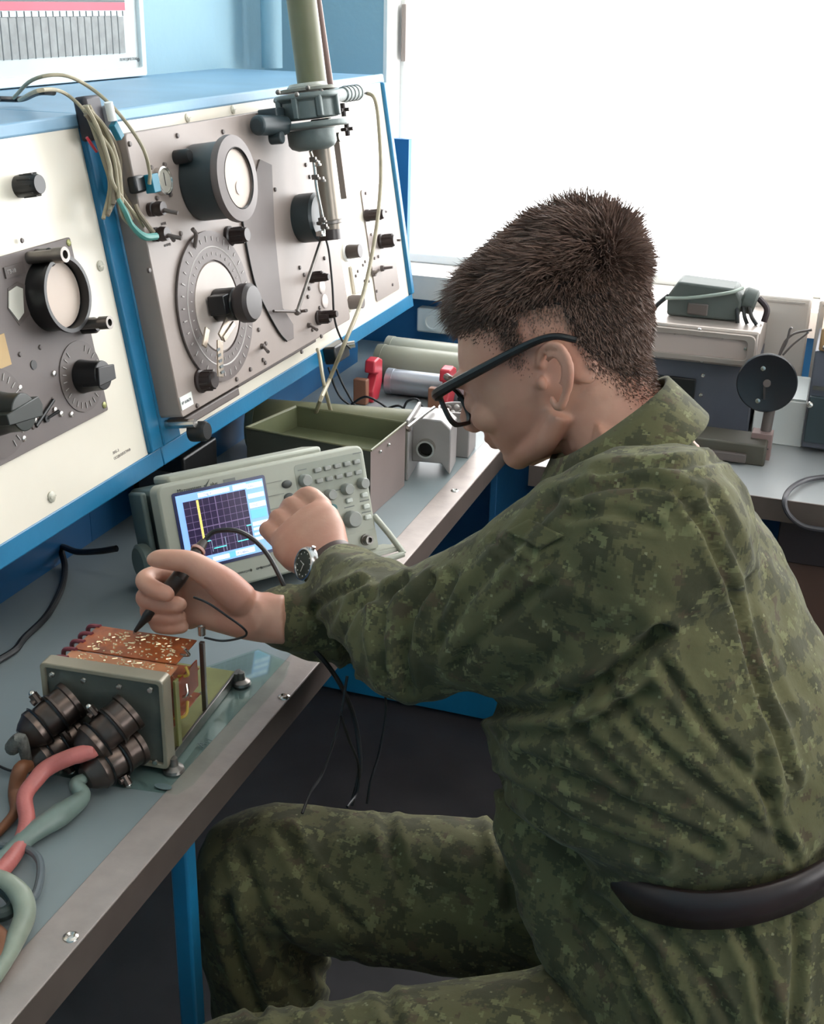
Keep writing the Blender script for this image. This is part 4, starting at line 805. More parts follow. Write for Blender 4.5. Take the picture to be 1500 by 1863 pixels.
b = MB(); b.lathe([(.029, 0), (.031, .002), (.031, .014), (.028, .014), (.027, .004), (0, .004)], trans((-.008, .032, .062)), 32); b.build('chamber_rim', gm, tb2)
for k in range(7):
    a = k * .9; MB().ball((-.008 + .017 * math.cos(a), .032 + .017 * math.sin(a), .070), .0055, seg=10, rings=6).build('component', (greyd, steel, paleink)[k % 3], tb2)
lp = [at(u, v, 2, ZB + h) for u, v, h in ((780, 800, .10), (806, 762, .10), (835, 742, .09))]
cable('silver_strap', 'bright metal strap leaning over the grey castings', [at(742, 778, 2, ZB + .105), at(775, 752, 2, ZB + .104), at(790, 742, 2, ZB + .1)], .003, steel, cat='strap')
for i, pp in enumerate((((640, 735), (665, 722), (690, 732), (712, 748)), ((700, 745), (725, 738), (740, 748)), ((735, 742), (742, 730), (758, 726), (768, 738), (778, 752)), ((598, 668), (608, 700), (622, 725), (645, 742)), ((608, 660), (622, 695), (640, 728), (652, 746)))):
    cable('black_wire', ('black wire arching over the brown clamp block', 'short black wire loop behind the tray', 'black wire hook beside the silver tube', 'left black wire hanging from the console edge', 'right black wire hanging from the console edge')[i], [at(u, v, 1, 1.98) for u, v in pp], .0022, blackc)
# end support under console, holding cables
tk = thing('console_clip', 'dark clip with bright screw under the console corner', 'bracket', MR @ trans(rp(617, 640, .02)))
MB().box((0, 0, -.004), (.06, .03, .022)).build('clip_body', black, tk, .003); MB().cyl((.02, .006, .006), (.026, .006, .02), .006, seg=14).build('clip_screw', steel, tk)
# ------------------------------------------------------------------ second table and its radios
t2_ = thing('side_table', 'light-topped table along the window behind the person', 'table', Matrix.Translation((.3, 1.87, 0)))
Mi = t2_.matrix_world.inverted()
MB(Mi).box((.42, 2.165, ZB - .015), (1.70, .62, .030)).build('table_top', mat('pale_table_top', (150, 152, 152), .3, var=.1, vscale=6), t2_, .001)
MB(Mi).box((.42, 1.854, ZB - .017), (1.70, .003, .036)).build('front_edge', mat('edge_face_grey', (104, 92, 86)), t2_)
for x, y in ((-.40, 1.88), (1.24, 1.88), (-.40, 2.44), (1.24, 2.44)): MB(Mi).box((x, y, .36), (.03, .03, .72)).build('leg', mat('dark_leg', (44, 44, 52), .5), t2_, .002)
MB(Mi).box((.50, 2.19, .38), (1.06, .52, .66)).build('pedestal', brownw, t2_, .003)
MB(Mi).box((.50, 1.925, .665), (1.06, .01, .09)).build('drawer_front', mat('dark_drawer', (46, 38, 40), .5), t2_, .002)
YR = 2.12
def ay_(u, v, y=YR): return at(u, v, 1, y)
a0, a1 = ay_(1100, 800), ay_(1386, 600); zt = a1.z; zb2 = ZB + .0
tr = thing('grey_receiver', 'grey receiver with long recessed window and silver frame on the table', 'radio', Matrix.Translation((a1.x, YR, ZB)))
Wr = .33; Hr = zt - ZB
zmid = ay_(1386, 668).z - ZB
MB().box((-Wr / 2, .11, zmid / 2 + .005), (Wr, .22, zmid - .012)).build('lower_case', mat('blue_grey_case', (92, 94, 104), .45, var=.1), tr, .004)
MB().box((-Wr / 2, .10, (Hr + zmid) / 2), (Wr, .24, Hr - zmid)).build('upper_case', mat('silver_beige_case', (170, 158, 150), .35, .35, var=.06), tr, .005)
b = MB(); ringprism(b, rrect(.26, .052, .010, 4), rrect(.235, .034, .007, 4), 0, .008, trans((-.135, -.020, (Hr + zmid) / 2), frame((0, -1, 0), (1, 0, 0)))); b.build('window_bezel', mat('silver_beige_case', (170, 158, 150)), tr, .001)
MB().box((-.135, -.0205, (Hr + zmid) / 2), (.235, .002, .036)).build('recessed_window', mat('beige_window', (182, 166, 158), .3), tr)
MB().box((-.155, -.003, zmid * .55), (.115, .006, .055)).build('dark_opening', black, tr, .002)
for (x, z) in ((-.02, Hr - .010), (-.02, Hr - .030), (-.10, Hr - .006), (-.18, Hr - .006), (-.06, Hr - .014), (-.14, Hr - .014), (-.02, zmid + .010), (-.09, zmid + .006), (-.17, zmid + .006), (-.085, zmid - .02), (-.085, zmid - .055)):
    MB().lathe([(0, 0), (.004, 0), (.003, .002), (0, .003)], trans((x, -.0205, z), frame((0, -1, 0))), 12).build('screw', steel, tr)
a = ay_(1396, 697, 2.04); tz = thing('black_handwheel', 'round black handwheel with white screws in front of the receiver', 'handwheel', trans(a, frame((.08, -1, .1), (0, 0, 1))) @ Matrix.Scale(.9, 4))
MB().lathe([(0, -.02), (.047, -.02), (.053, -.012), (.054, 0), (.052, .003), (.046, .002), (.040, 0), (0, 0)], None, 48).build('wheel_disc', mat('black_bakelite', (26, 27, 32), .3), tz)
MB().lathe([(0, 0), (.007, 0), (.007, .004), (0, .005)], None, 20).build('wheel_hub', greyd, tz)
for (x, y) in ((.026, .010), (-.034, .012)): MB().lathe([(0, 0), (.0052, 0), (.0045, .002), (0, .003)], trans((x, y, .0)), 14).build('wheel_screw', steel, tz)
MB().box((-.018, .004, .002), (.024, .004, .003), Matrix.Rotation(.1, 4, 'Z')).build('index_mark', mat('dark_grey_plastic', (58, 52, 52)), tz)
pb = at(1392, 792, 2, ZB); tp = thing('wheel_stand', 'pinkish wooden block stand under the black handwheel', 'stand', Matrix.Translation((ay_(1388, 790, 2.04).x, 2.045, ZB)))
MB().box((0, 0, .020), (.034, .03, .050)).build('block', mat('pinkish_wood', (140, 116, 112), .55, var=.15), tp, .001); MB().cyl((.004, .006, .04), (.008, .006, ay_(1396, 697, 2.04).z - ZB), .009, seg=16).build('spindle_post', greyd, tp)
MB().box((0, -.0155, .020), (.026, .001, .002)).build('groove', black, tp)
# dark chassis between
tc_ = thing('dark_chassis', 'dark chassis box under the receiver end, by the wheel stand', 'chassis', Matrix.Translation((ay_(1330, 780, 1.99).x, 2.0, ZB)))
MB().box((-.02, .03, .018), (.16, .07, .036)).build('chassis_body', mat('dark_khaki', (74, 70, 60), .5), tc_, .003); MB().box((-.02, -.008, .012), (.10, .012, .014)).build('chassis_lip', greyd, tc_, .001)
# small grey case with strap on top of the receiver
a = at(1280, 584, 1, 2.17); tq = thing('canvas_case', 'dark grey-green case with cords on top of the receiver', 'case', Matrix.Translation((a.x, 2.19, ZB + Hr + .001)))
b = MB(); b.prism([(-.062, 0), (.058, 0), (.062, .034), (.050, .056), (-.048, .060), (-.064, .034)], -.035, .035, Matrix.Rotation(math.radians(90), 4, 'X')); b.build('case_body', mat('grey_green_canvas', (84, 90, 86), .7, var=.12, bump=.2), tq, .004)
MB().box((-.01, -.037, .016), (.035, .004, .020)).build('pocket', greyd, tq, .002); MB().cyl((.060, -.01, .036), (.085, -.01, .030), .022, seg=20, bev=.004).build('side_roll', MATS['grey_green_canvas'], tq)
b = MB(); b.tube([(-.066, -.038, .030), (-.02, -.040, .036), (.04, -.040, .050), (.06, -.02, .056)], .003); b.build('strap', mat('pale_cord', (150, 160, 150), .6), tq)
b = MB(); b.tube([(-.062, -.03, .034), (-.08, -.034, .016), (-.088, -.036, .0)], .004); b.build('cord', black, tq)
b = MB(); b.tube([(.088, -.015, .04), (.104, -.02, .024), (.102, -.024, .002)], .0055); b.build('handle_cord', mat('dark_maroon', (52, 36, 40), .5), tq)
for i in range(3): b = MB(); b.tube([(.055 + .01 * i, -.03, .026), (.058 + i * .012, -.04, .012), (.06 + i * .016, -.042, .0)], .0035); b.build('cord', black, tq)
# white boxes on the sill / table
for (u0, u1, v0, v1, yy, lab) in ((1366, 1478, 545, 602, 2.30, 'white carton behind the receiver with a curved upper edge'), (1484, 1560, 553, 602, 2.30, 'white carton at the right border behind the wooden case')):
    c0, c1_ = at(u0, v1, 1, yy), at(u1, v0, 1, yy); t = thing('white_carton', lab, 'box', Matrix.Translation(((c0.x + c1_.x) / 2, yy + .05, ZB)))
    wv_ = c1_.x - c0.x; hv = c1_.z - ZB
    MB().box((0, 0, hv / 2), (wv_, .10, hv)).build('carton_body', mat('white_card', (214, 204, 196), .6), t, .004); MB().box((0, -.0515, hv - .008), (wv_ * .8, .003, .003)).build('carton_fold', mat('card_edge', (190, 180, 172), .6), t)
q = [at(u, v, 2, ZB + .05) for u, v in ((1390, 690), (1480, 690))]
t = thing('white_paper_stack', 'bright white paper stack between the receiver and the wooden case', 'paper', Matrix.Translation((at(1440, 620, 1, 2.18).x, 2.20, ZB)))
MB().box((0, 0, .040), (.085, .16, .080)).build('stack', white, t, .002); MB().box((0, -.002, .082), (.080, .15, .003)).build('top_sheet', paper, t)
# wooden case with dark radio at the right border
cw = at(1500, 610, 1, 2.10); t = thing('wooden_case', 'yellow wooden case on a dark grey radio at the right border', 'case', Matrix.Translation((cw.x + .04, 2.12, ZB)))
z0 = at(1480, 646, 1, 2.06).z - ZB; z1_ = at(1480, 604, 1, 2.06).z - ZB
MB().box((.03, .06, (z0 + z1_) / 2), (.15, .18, z1_ - z0)).build('wooden_body', wood, t, .003); MB().box((.03, .06, z0 * .5 + .004), (.16, .17, z0 - .010)).build('radio_body', mat('blue_grey_case', (92, 94, 104)), t, .003)
MB().box((.03, -.032, z0 * .35), (.155, .01, z0 * .45)).build('radio_front', mat('dark_blue_grey', (50, 62, 66)), t, .002); MB().box((.03, -.036, z0 * .66), (.15, .004, .006)).build('front_rail', steeld, t)
for x in (-.035, .01): MB().ball((x, -.034, z0 + .008), .005, seg=10, rings=6).build('latch', steel, t)
MB().ball((-.045, -.04, z0 * .5), .006, seg=10, rings=6).build('side_bolt', steel, t)
cable('wire_bundle', 'dark twisted wires standing up between papers and wooden case', [at(u, v, 1, 2.09) for u, v in ((1418, 648), (1424, 632), (1432, 618), (1448, 606), (1478, 600))], .0022, greyd)
cable('wire_bundle', 'second dark wire end pointing up beside the papers', [at(u, v, 1, 2.09) for u, v in ((1420, 645), (1432, 622), (1438, 600), (1442, 596))], .0020, greyd)
cable('wire_bundle', 'thin wire forking right beside the papers', [at(u, v, 1, 2.09) for u, v in ((1425, 646), (1442, 628), (1462, 612), (1472, 604))], .0018, greyd)
for k, pp in enumerate((((1384, 766), (1410, 768), (1440, 776), (1470, 778), (1520, 790)), ((1395, 778), (1415, 778), (1438, 774)), ((1404, 756), (1418, 762), (1436, 774)))):
    cable('table_wire', ('black cable along the table from the handwheel to the right border', 'short black cable branch by the wheel stand', 'upper black cable branch by the wheel stand')[k], [at(u, v, 2, ZB + .006) for u, v in pp], .0034 if k == 0 else .0022, blackc)
cable('cable_loop', 'grey-black cable loop hanging over the edge of the side table', [at(1540, 866, 2, ZB + .006), at(1500, 868, 2, ZB + .006), at(1465, 874, 2, ZB + .008), at(1438, 890, 2, ZB + .010), at(1428, 912, 1, 1.845), at(1435, 935, 1, 1.84), at(1458, 955, 1, 1.84), at(1490, 963, 1, 1.84), at(1540, 966, 1, 1.84)], .0042, mat('grey_black_rubber', (58, 56, 60), .4), seg=10)
#PERSON#
# ------------------------------------------------------------------ the person
YB = 1.00
fw = V(R @ _n(np.array([-.86, .27, .43]))); up_ = V(R @ np.array([-.30, -.954, .0])); up_ = (up_ - fw * up_.dot(fw)).normalized(); lf = up_.cross(fw)
HC = wd(972, 697, 1.07) - lf * .076
HM = trans(HC, Matrix((fw, lf, up_)).transposed()); HMi = HM.inverted()
person = thing('person', 'person in green camouflage uniform with glasses, seated and probing the circuit unit', 'person', Matrix.Translation((-.05, 1.0, 0)))
PMi = person.matrix_world.inverted()
def chain(mb, pts, seg=16):                            # pts: (point, radius or (ra, rb, axis)); rounded ends
    P = [V(p[0]) for p in pts]; rs = [p[1] for p in pts]
    n = 4; Q = crom(P, n); RR = []
    for i in range(len(P) - 1):
        for k in range(n): RR.append(rs[i] + (rs[i + 1] - rs[i]) * k / n)
    RR.append(rs[-1])
    d0 = (Q[0] - Q[1]).normalized(); d1 = (Q[-1] - Q[-2]).normalized()
    Q = [Q[0] + d0 * RR[0] * .95, Q[0] + d0 * RR[0] * .7] + Q + [Q[-1] + d1 * RR[-1] * .7, Q[-1] + d1 * RR[-1] * .95]
    RR = [RR[0] * .2, RR[0] * .7] + RR + [RR[-1] * .7, RR[-1] * .2]
    mb.tube(Q, RR, seg=seg, smooth=False)
def meshed(mb, name, m, voxel, smooth_it, disp=None, parent=None, smooth_f=.5, post_smooth=0):
    me = mb.build(name, m, mesh_only=True); me.materials.append(m)
    o = bpy.data.objects.new(name, me); COL.objects.link(o)
    r = o.modifiers.new('r', 'REMESH'); r.mode = 'VOXEL'; r.voxel_size = voxel; r.use_smooth_shade = True
    s = o.modifiers.new('s', 'SMOOTH'); s.factor = smooth_f; s.iterations = smooth_it
    dg = bpy.context.evaluated_depsgraph_get(); dg.update(); nm = bpy.data.meshes.new_from_object(o.evaluated_get(dg))
    o.modifiers.clear(); o.data = nm; nm.name = name
    if disp is not None:
        n = len(nm.vertices); co = np.empty(n * 3, 'f'); nm.vertices.foreach_get('co', co); co = co.reshape(-1, 3).astype('d')
        no = np.empty(n * 3, 'f'); nm.vertex_normals.foreach_get('vector', no); no = no.reshape(-1, 3).astype('d')
        co = co + no * disp(co, no)[:, None]; nm.vertices.foreach_set('co', co.astype('f').ravel()); nm.update()
    nm.transform(PMi) if parent is person else None
    for p in nm.polygons: p.use_smooth = True
    if not nm.materials: nm.materials.append(m)
    if parent: o.parent = parent
    return o
# ---- body
bm_ = MB(HM)
secs = [(.126, -.010, -.056, .022), (.121, .016, -.077, .042), (.110, .042, -.090, .056), (.093, .062, -.097, .066), (.072, .076, -.100, .072), (.048, .084, -.098, .0745), (.026, .088, -.093, .074), (.008, .084, -.085, .0725),
        (-.010, .082, -.074, .069), (-.023, .079, -.060, .064), (-.036, .076, -.045, .058), (-.047, .072, -.022, .049), (-.057, .066, .004, .037), (-.064, .056, .020, .020)]
bm_.loft([(((f + b) / 2, 0, z), ((f - b) / 2, 0, 0), (0, w_, 0)) for z, f, b, w_ in secs][::-1], seg=36, p=2.25)
for s in (-1, 1):
    bm_.ball((.074, s * .026, .028), (.018, .024, .010)); bm_.ball((.052, s * .040, -.012), (.028, .017, .018))
    bm_.ball((.089, s * .011, -.014), (.010, .008, .008)); bm_.ball((.073, s * .031, .004), .0125)
    bm_.tube([(-.008, s * .058, -.030), (.015, s * .052, -.050), (.040, s * .034, -.053), (.058, s * .014, -.056)], .0125, seg=10)
    # ear
    EO = .010; E_ = [(.006, .016), (.000, .029), (-.013, .034), (-.026, .026), (-.030, .008), (-.025, -.010), (-.014, -.022), (-.005, -.032), (.002, -.030), (.004, -.018)]
    bm_.tube([(x * .84 - .004 - EO, s * (.0765 - x * .40), z * .80 - .001) for x, z in E_], [.0038, .0038, .004, .004, .0038, .0038, .0042, .0046, .0038, .003], seg=8)
    bm_.tube([(x * .50 - .008 - EO, s * (.0785 - x * .30), z * .46 + .001) for x, z in E_[1:7]], .0030, seg=8)
    bm_.ball((-.012 - EO, s * .0735, .002), (.014, .004, .019), Matrix.Rotation(s * .30, 4, 'Z')); bm_.ball((.003 - EO, s * .0765, -.003), (.005, .005, .007))
bm_.tube([(.084, 0, .024), (.091, 0, .006), (.097, 0, -.008)], [.008, .0085, .0115], seg=12); bm_.ball((.094, 0, -.011), (.012, .012, .009))
bm_.ball((.077, 0, -.031), (.010, .023, .005)); bm_.ball((.074, 0, -.038), (.010, .019, .005)); bm_.ball((.060, 0, -.053), (.015, .022, .014)); bm_.ball((.072, 0, -.026), (.012, .026, .012))
body = MB(); body.v += bm_.v; body.f += bm_.f
C7 = at(1190, 800, 1, 1.04)
skull = HM @ V((-.045, 0, -.02)); jawb = HM @ V((-.005, 0, -.07))
body.loft([(HM @ V((-.03, 0, .02)), fw * .050, lf * .058), (HM @ V((-.030, 0, -.035)), fw * .052, lf * .056), ((HM @ V((-.030, 0, -.065))).lerp(C7, .25), fw * .054, lf * .056), (C7, V((.052, 0, -.02)), V((0, .062, 0))), (C7 + V((-.01, 0, -.05)), V((.06, 0, 0)), V((0, .07, 0)))], seg=28)
def tsec(f, b, v, hw, shrink=0.0, y=YB, dv=0):
    p, q = at(f, v, 1, y), at(b, v + dv, 1, y); c = (p + q) / 2; a = (q - p) / 2; L_ = a.length
    return (c, a * ((L_ - shrink) / L_), V((0, hw - shrink, 0)))
T = [(1000, 1630, 1890, .205), (1000, 1610, 1750, .195), (1020, 1600, 1590, .175), (1060, 1575, 1462, .146), (1040, 1572, 1430, .148), (925, 1572, 1350, .164), (905, 1545, 1290, .170), (925, 1500, 1190, .170), (975, 1425, 1050, .160), (1010, 1365, 950, .130), (1050, 1310, 875, .090), (1090, 1265, 820, .065)]
body.loft([tsec(*t_, shrink=.024) for t_ in T[1:]][::-1], seg=30)
LS, LE, LW = wd(1190, 985, .985), wd(745, 1162, 1.135), wd(612, 1042, 1.335)
RS, RE, RW = wd(1150, 985, 1.20), wd(735, 1135, 1.40), wd(482, 1122, 1.262)
def limb(mb, pts): chain(mb, pts, 20)
limb(body, [(LS, .055), (LS.lerp(LE, .5), .045), (LE, .036), (LE.lerp(LW, .35), .034), (LW, .0255)])
limb(body, [(RS, .05), (RS.lerp(RE, .5), .045), (RE, .036), (RE.lerp(RW, .4), .034), (RW, .0255)])
LH, LK = at(1240, 1930, 1, .91), wd(400, 2030, 1.13); RH, RK = wd(1120, 1660, 1.32), wd(468, 1590, 1.37)
LA, RA = V((LK.x + .03, LK.y + .02, .10)), V((RK.x + .02, RK.y + .02, .10))
for H_, K_, A_ in ((LH, LK, LA), (RH, RK, RA)):
    limb(body, [(H_, .075), (H_.lerp(K_, .5), .062), (K_, .050), (K_.lerp(A_, .3), .052), (A_, .036)])
    limb(body, [(A_ + V((.02, 0, -.04)), .035), (A_ + V((-.08, 0, -.06)), .032), (A_ + V((-.14, 0, -.068)), .022)])
# right hand: palm faces the camera, thumb on top, fingers curl back round the probe
W = wd
pal = [(W(500, 1124, 1.262), .0255), (W(465, 1118, 1.262), .0265)]
body.loft([(W(520, 1127, 1.262), V(R @ np.array([.02, .97, 0])) * .0265, V(R @ np.array([0, 0, 1.])) * .021), (W(478, 1124, 1.262), V(R @ np.array([0, 1., 0])) * .0255, V(R @ np.array([0, 0, 1.])) * .020),
           (W(445, 1116, 1.262), V(R @ np.array([-.1, 1., 0])) * .0265, V(R @ np.array([0, 0, 1.])) * .019), (W(405, 1098, 1.266), V(R @ np.array([-.15, 1., 0])) * .0300, V(R @ np.array([0, 0, 1.])) * .0165),
           (W(370, 1088, 1.275), V(R @ np.array([-.1, 1., 0])) * .0310, V(R @ np.array([0, 0, 1.])) * .0145), (W(338, 1088, 1.284), V(R @ np.array([0, 1., 0])) * .0290, V(R @ np.array([0, 0, 1.])) * .0115)], seg=24, p=2.3)
chain(body, [(W(438, 1092, 1.250), .0185), (W(408, 1064, 1.244), .0175), (W(374, 1040, 1.240), .0142), (W(345, 1023, 1.238), .0120), (W(318, 1019, 1.238), .0112), (W(290, 1017, 1.242), .0098), (W(281, 1018, 1.244), .0085)])
chain(body, [(W(350, 1058, 1.282), .0115), (W(300, 1046, 1.278), .0108), (W(268, 1052, 1.264), .0104), (W(266, 1062, 1.250), .0098), (W(285, 1074, 1.236), .0094), (W(303, 1081, 1.228), .0088)])
chain(body, [(W(345, 1084, 1.286), .0112), (W(295, 1078, 1.284), .0104), (W(266, 1084, 1.272), .0100), (W(268, 1093, 1.260), .0095), (W(296, 1099, 1.250), .0092), (W(326, 1100, 1.246), .0086)])
chain(body, [(W(345, 1108, 1.286), .0108), (W(298, 1104, 1.286), .0100), (W(272, 1108, 1.276), .0096), (W(276, 1118, 1.266), .0092), (W(302, 1122, 1.258), .0088), (W(326, 1122, 1.256), .0082)])
chain(body, [(W(350, 1128, 1.284), .0100), (W(308, 1128, 1.284), .0092), (W(288, 1132, 1.276), .0088), (W(292, 1139, 1.268), .0084), (W(315, 1141, 1.262), .0080), (W(332, 1140, 1.260), .0074)])
# left hand: back of the hand towards the camera, fingers on the knob
rx = V(R @ np.array([1., 0, 0])); ry = V(R @ np.array([0, 1., 0])); rz = V(R @ np.array([0, 0, 1.]))
ad = (W(540, 955, 1.42) - W(618, 1048, 1.335)).normalized(); aw = (V(R @ np.array([.80, -.50, 0])) - ad * V(R @ np.array([.80, -.50, 0])).dot(ad)).normalized(); an = ad.cross(aw)
body.loft([(W(632, 1066, 1.322), aw * .027, an * .020), (W(612, 1042, 1.340), aw * .0265, an * .020), (W(592, 1016, 1.358), aw * .031, an * .0195), (W(572, 992, 1.376), aw * .0415, an * .0195), (W(557, 970, 1.392), aw * .0445, an * .0185), (W(545, 950, 1.412), aw * .040, an * .016)], seg=26, p=2.3)
kn = W(546, 952, 1.410)
for k, (o_, l_, r_) in enumerate(((.031, 1.0, .0112), (.010, 1.08, .0114), (-.011, 1.0, .0110), (-.030, .85, .0100))):
    a = kn + aw * o_ + an * .002; tgt = W((515, 507, 502, 502)[k], (935, 948, 964, 982)[k], 1.470)
    b1 = a + ad * .030 * l_ - rx * .004; b2 = b1.lerp(tgt, .55) + rz * .004
    chain(body, [(a, r_ * 1.15), (b1, r_ * 1.04), (b2, r_ * .95), (tgt, r_ * .82)])
chain(body, [(W(588, 1000, 1.378), .0175), (W(598, 972, 1.400), .0155), (W(586, 945, 1.428), .0122), (W(562, 930, 1.456), .0105), (W(548, 926, 1.470), .0088)])
bodyo = meshed(body, 'body', skin, .0024, 5, parent=person)
# ---- clothing
def fbm(co, sc_, off=0.0):
    return np.array([noise.noise(V((c[0] * sc_[0] + off, c[1] * sc_[1] + off, c[2] * sc_[2]))) for c in co])
def folds(creases, amp):
    def f(co, no):
        P = px(co); vis = (((co - CAM) / np.linalg.norm(co - CAM, axis=1)[:, None] * no).sum(1) < .15)
        d = np.zeros(len(co))
        n1 = fbm(co, (9, 9, 14), 3.1); n2 = fbm(co, (22, 22, 30), 9.2); n3 = fbm(co, (48, 48, 60), 1.7)
        d += amp * ((1 - np.abs(n1) * 2.2) * .9 + (1 - np.abs(n2) * 2.0) * .42 + n3 * .20 - .6)
        for pts, wd_, dep in creases:
            best = np.full(len(co), 1e9); pts = np.array(pts, float)
            for a, b in zip(pts[:-1], pts[1:]):
                ab = b - a; t = np.clip(((P[:, :2] - a) @ ab) / (ab @ ab), 0, 1); q = a + t[:, None] * ab
                best = np.minimum(best, np.hypot(*(P[:, :2] - q).T))
            d -= np.where(vis, dep * (np.exp(-(best / wd_) ** 2) - .55 * np.exp(-((best - 1.9 * wd_) / (wd_ * .9)) ** 2)), 0)
        return d
    return f
jk = MB()
jk.loft([tsec(*t_) for t_ in T][::-1], seg=40, p=2.2)
# shoulders
chain(jk, [(LS + V((.01, .02, 0)), .074), (LS.lerp(C7, .5) + V((.01, .01, -.045)), .070), (C7 + V((.01, 0, -.09)), .070), (RS.lerp(C7, .5) + V((0, 0, -.06)), .06), (RS, .058)])
chain(jk, [(LS, .080), (LS.lerp(LE, .25), .078), (LS.lerp(LE, .55) + V((0, 0, -.008)), .070), (LS.lerp(LE, .85), .060), (LE + V((0, 0, -.004)), .054), (LE.lerp(LW, .3), .051), (LE.lerp(LW, .65), .046), (LW.lerp(LE, .13), .0400)], 26)
chain(jk, [(RS, .068), (RS.lerp(RE, .5), .058), (RE, .050), (RE.lerp(RW, .5) + V((0, 0, -.004)), .043), (RW.lerp(RE, .12), .0345)], 24)
# skirt drape over the lap in front
chain(jk, [(at(980, 1480, 1, .95), .045), (at(1010, 1560, 1, .93), .045), (at(1060, 1680, 1, .92), .05), (at(1130, 1790, 1, .92), .05)])
jc = [([(1240, 900), (1290, 970), (1330, 1060), (1360, 1180), (1400, 1300), (1440, 1420)], 9, .007), ([(1290, 900), (1345, 1010), (1385, 1150), (1440, 1300)], 10, .0025),
      ([(740, 1060), (700, 1100), (690, 1160), (700, 1230)], 9, .007), ([(790, 1060), (745, 1120), (730, 1200), (745, 1255)], 9, .007), ([(660, 1065), (610, 1080), (570, 1110)], 8, .006), ([(720, 1075), (650, 1105), (620, 1160), (640, 1220)], 8, .006),
      ([(830, 1050), (800, 1120), (790, 1190)], 10, .005), ([(1010, 905), (930, 1000), (850, 1090), (800, 1170)], 11, .005), ([(1000, 1060), (900, 1130), (830, 1210)], 12, .005),
      ([(905, 1290), (1000, 1290), (1100, 1240), (1200, 1150)], 16, .012), ([(930, 1330), (1050, 1330), (1180, 1260)], 12, .006), ([(910, 1420), (1040, 1500), (1200, 1560)], 12, .006), ([(960, 1380), (1100, 1440), (1300, 1540)], 12, .006),
      ([(1090, 1240), (1180, 1350), (1290, 1440), (1420, 1540)], 12, .006), ([(1200, 1200), (1290, 1330), (1400, 1450)], 11, .006), ([(1010, 1240), (1060, 1340), (1150, 1430)], 11, .005), ([(1380, 1380), (1400, 1480), (1440, 1560)], 10, .006),
      ([(1260, 900), (1180, 880), (1110, 880), (1040, 900)], 9, .005), ([(1330, 830), (1240, 850), (1160, 850), (1090, 860)], 8, .004), ([(1040, 940), (1120, 930), (1200, 960)], 9, .004),
      ([(900, 985), (975, 1045), (1010, 1010)], 6, .003), ([(1340, 1680), (1380, 1760), (1400, 1863)], 12, .008), ([(1090, 1640), (1180, 1740), (1240, 1863)], 14, .009), ([(1040, 1640), (1130, 1740), (1190, 1863)], 10, .006), ([(1450, 1670), (1450, 1760), (1440, 1863)], 10, .006), ([(1200, 1680), (1290, 1790), (1330, 1863)], 10, .005)]
jacket = meshed(jk, 'camouflage_jacket', camo_m, .0048, 5, disp=folds(jc, .0040), parent=person)
# collar
def collar():
    tb_, tf_ = wd(1208, 688, 1.105), wd(1012, 838, 1.10); bb_, bf_ = wd(1275, 752, 1.10), wd(990, 905, 1.09)
    secs_ = []
    for t_, (q0, q1, w_) in enumerate(((bb_, bf_, .088), (tb_.lerp(bb_, .4), tf_.lerp(bf_, .4), .079), (tb_, tf_, .066))):
        secs_.append(((q0 + q1) / 2, (q0 - q1) / 2, w_))
    vs, fs = [], []; N = 56
    for c, a, w_ in secs_:
        n_ = V((0, 1, 0)); n_ = (n_ - a.normalized() * n_.dot(a.normalized())).normalized()
        for k in range(N):
            t = 2 * math.pi * k / N + .02; r = 1 + .02 * math.sin(5 * t + 1); vs.append(c + a * math.cos(t) * r + n_ * w_ * math.sin(t) * r)
    for i in range(2):
        for k in range(N):
            l = (k + 1) % N; fs.append((i * N + k, i * N + l, (i + 1) * N + l, (i + 1) * N + k))
    mb = MB(PMi); mb.add(vs, fs); o = mb.build('collar', camo_m, person, smooth=80)
    m = o.modifiers.new('sub', 'SUBSURF'); m.levels = m.render_levels = 1
    m = o.modifiers.new('s', 'SOLIDIFY'); m.thickness = .005; m.offset = 0
    return o
collar()
# sleeve pocket flap and shoulder strap
def surf(u, v, o):                                     # point and normal of object o under a sight line
    r = V(ray(u, v)); Mi_ = o.matrix_world.inverted(); ok, p, n_, i = o.ray_cast(Mi_ @ V(CAM), (Mi_.to_3x3() @ r).normalized())
    return (o.matrix_world @ p, o.matrix_world.to_3x3() @ n_) if ok else (None, None)
bpy.context.view_layer.update()
def patch(name, quad, obj, m, th=.0022, n=10, lift=.0012):
    vs, fs = [], []
    for i in range(n + 1):
        for j in range(n + 1):
            s, t = i / n, j / n; a = V(quad[0]).lerp(V(quad[1]), s); b_ = V(quad[3]).lerp(V(quad[2]), s); q = a.lerp(b_, t)
            p, nn_ = surf(q.x, q.y, obj)
            if p is None: return None
            vs.append(p + nn_ * lift)
    for i in range(n):
        for j in range(n): fs.append((i * (n + 1) + j, (i + 1) * (n + 1) + j, (i + 1) * (n + 1) + j + 1, i * (n + 1) + j + 1))
    mb = MB(PMi); mb.add(vs, fs); o = mb.build(name, m, person, smooth=80); md = o.modifiers.new('s', 'SOLIDIFY'); md.thickness = th; md.offset = 1; return o
patch('sleeve_flap', [(925, 968), (985, 1000), (1030, 975), (965, 945)], jacket, camo_m)
tr_ = MB()
tr_.loft([tsec(1040, 1560, 1640, .160, shrink=.016), tsec(1010, 1590, 1740, .165, shrink=.014), tsec(1010, 1600, 1880, .175, shrink=.014), (at(1290, 1960, 1, YB), V((.15, 0, 0)), V((0, .17, 0)))][::-1], seg=34, p=2.3)
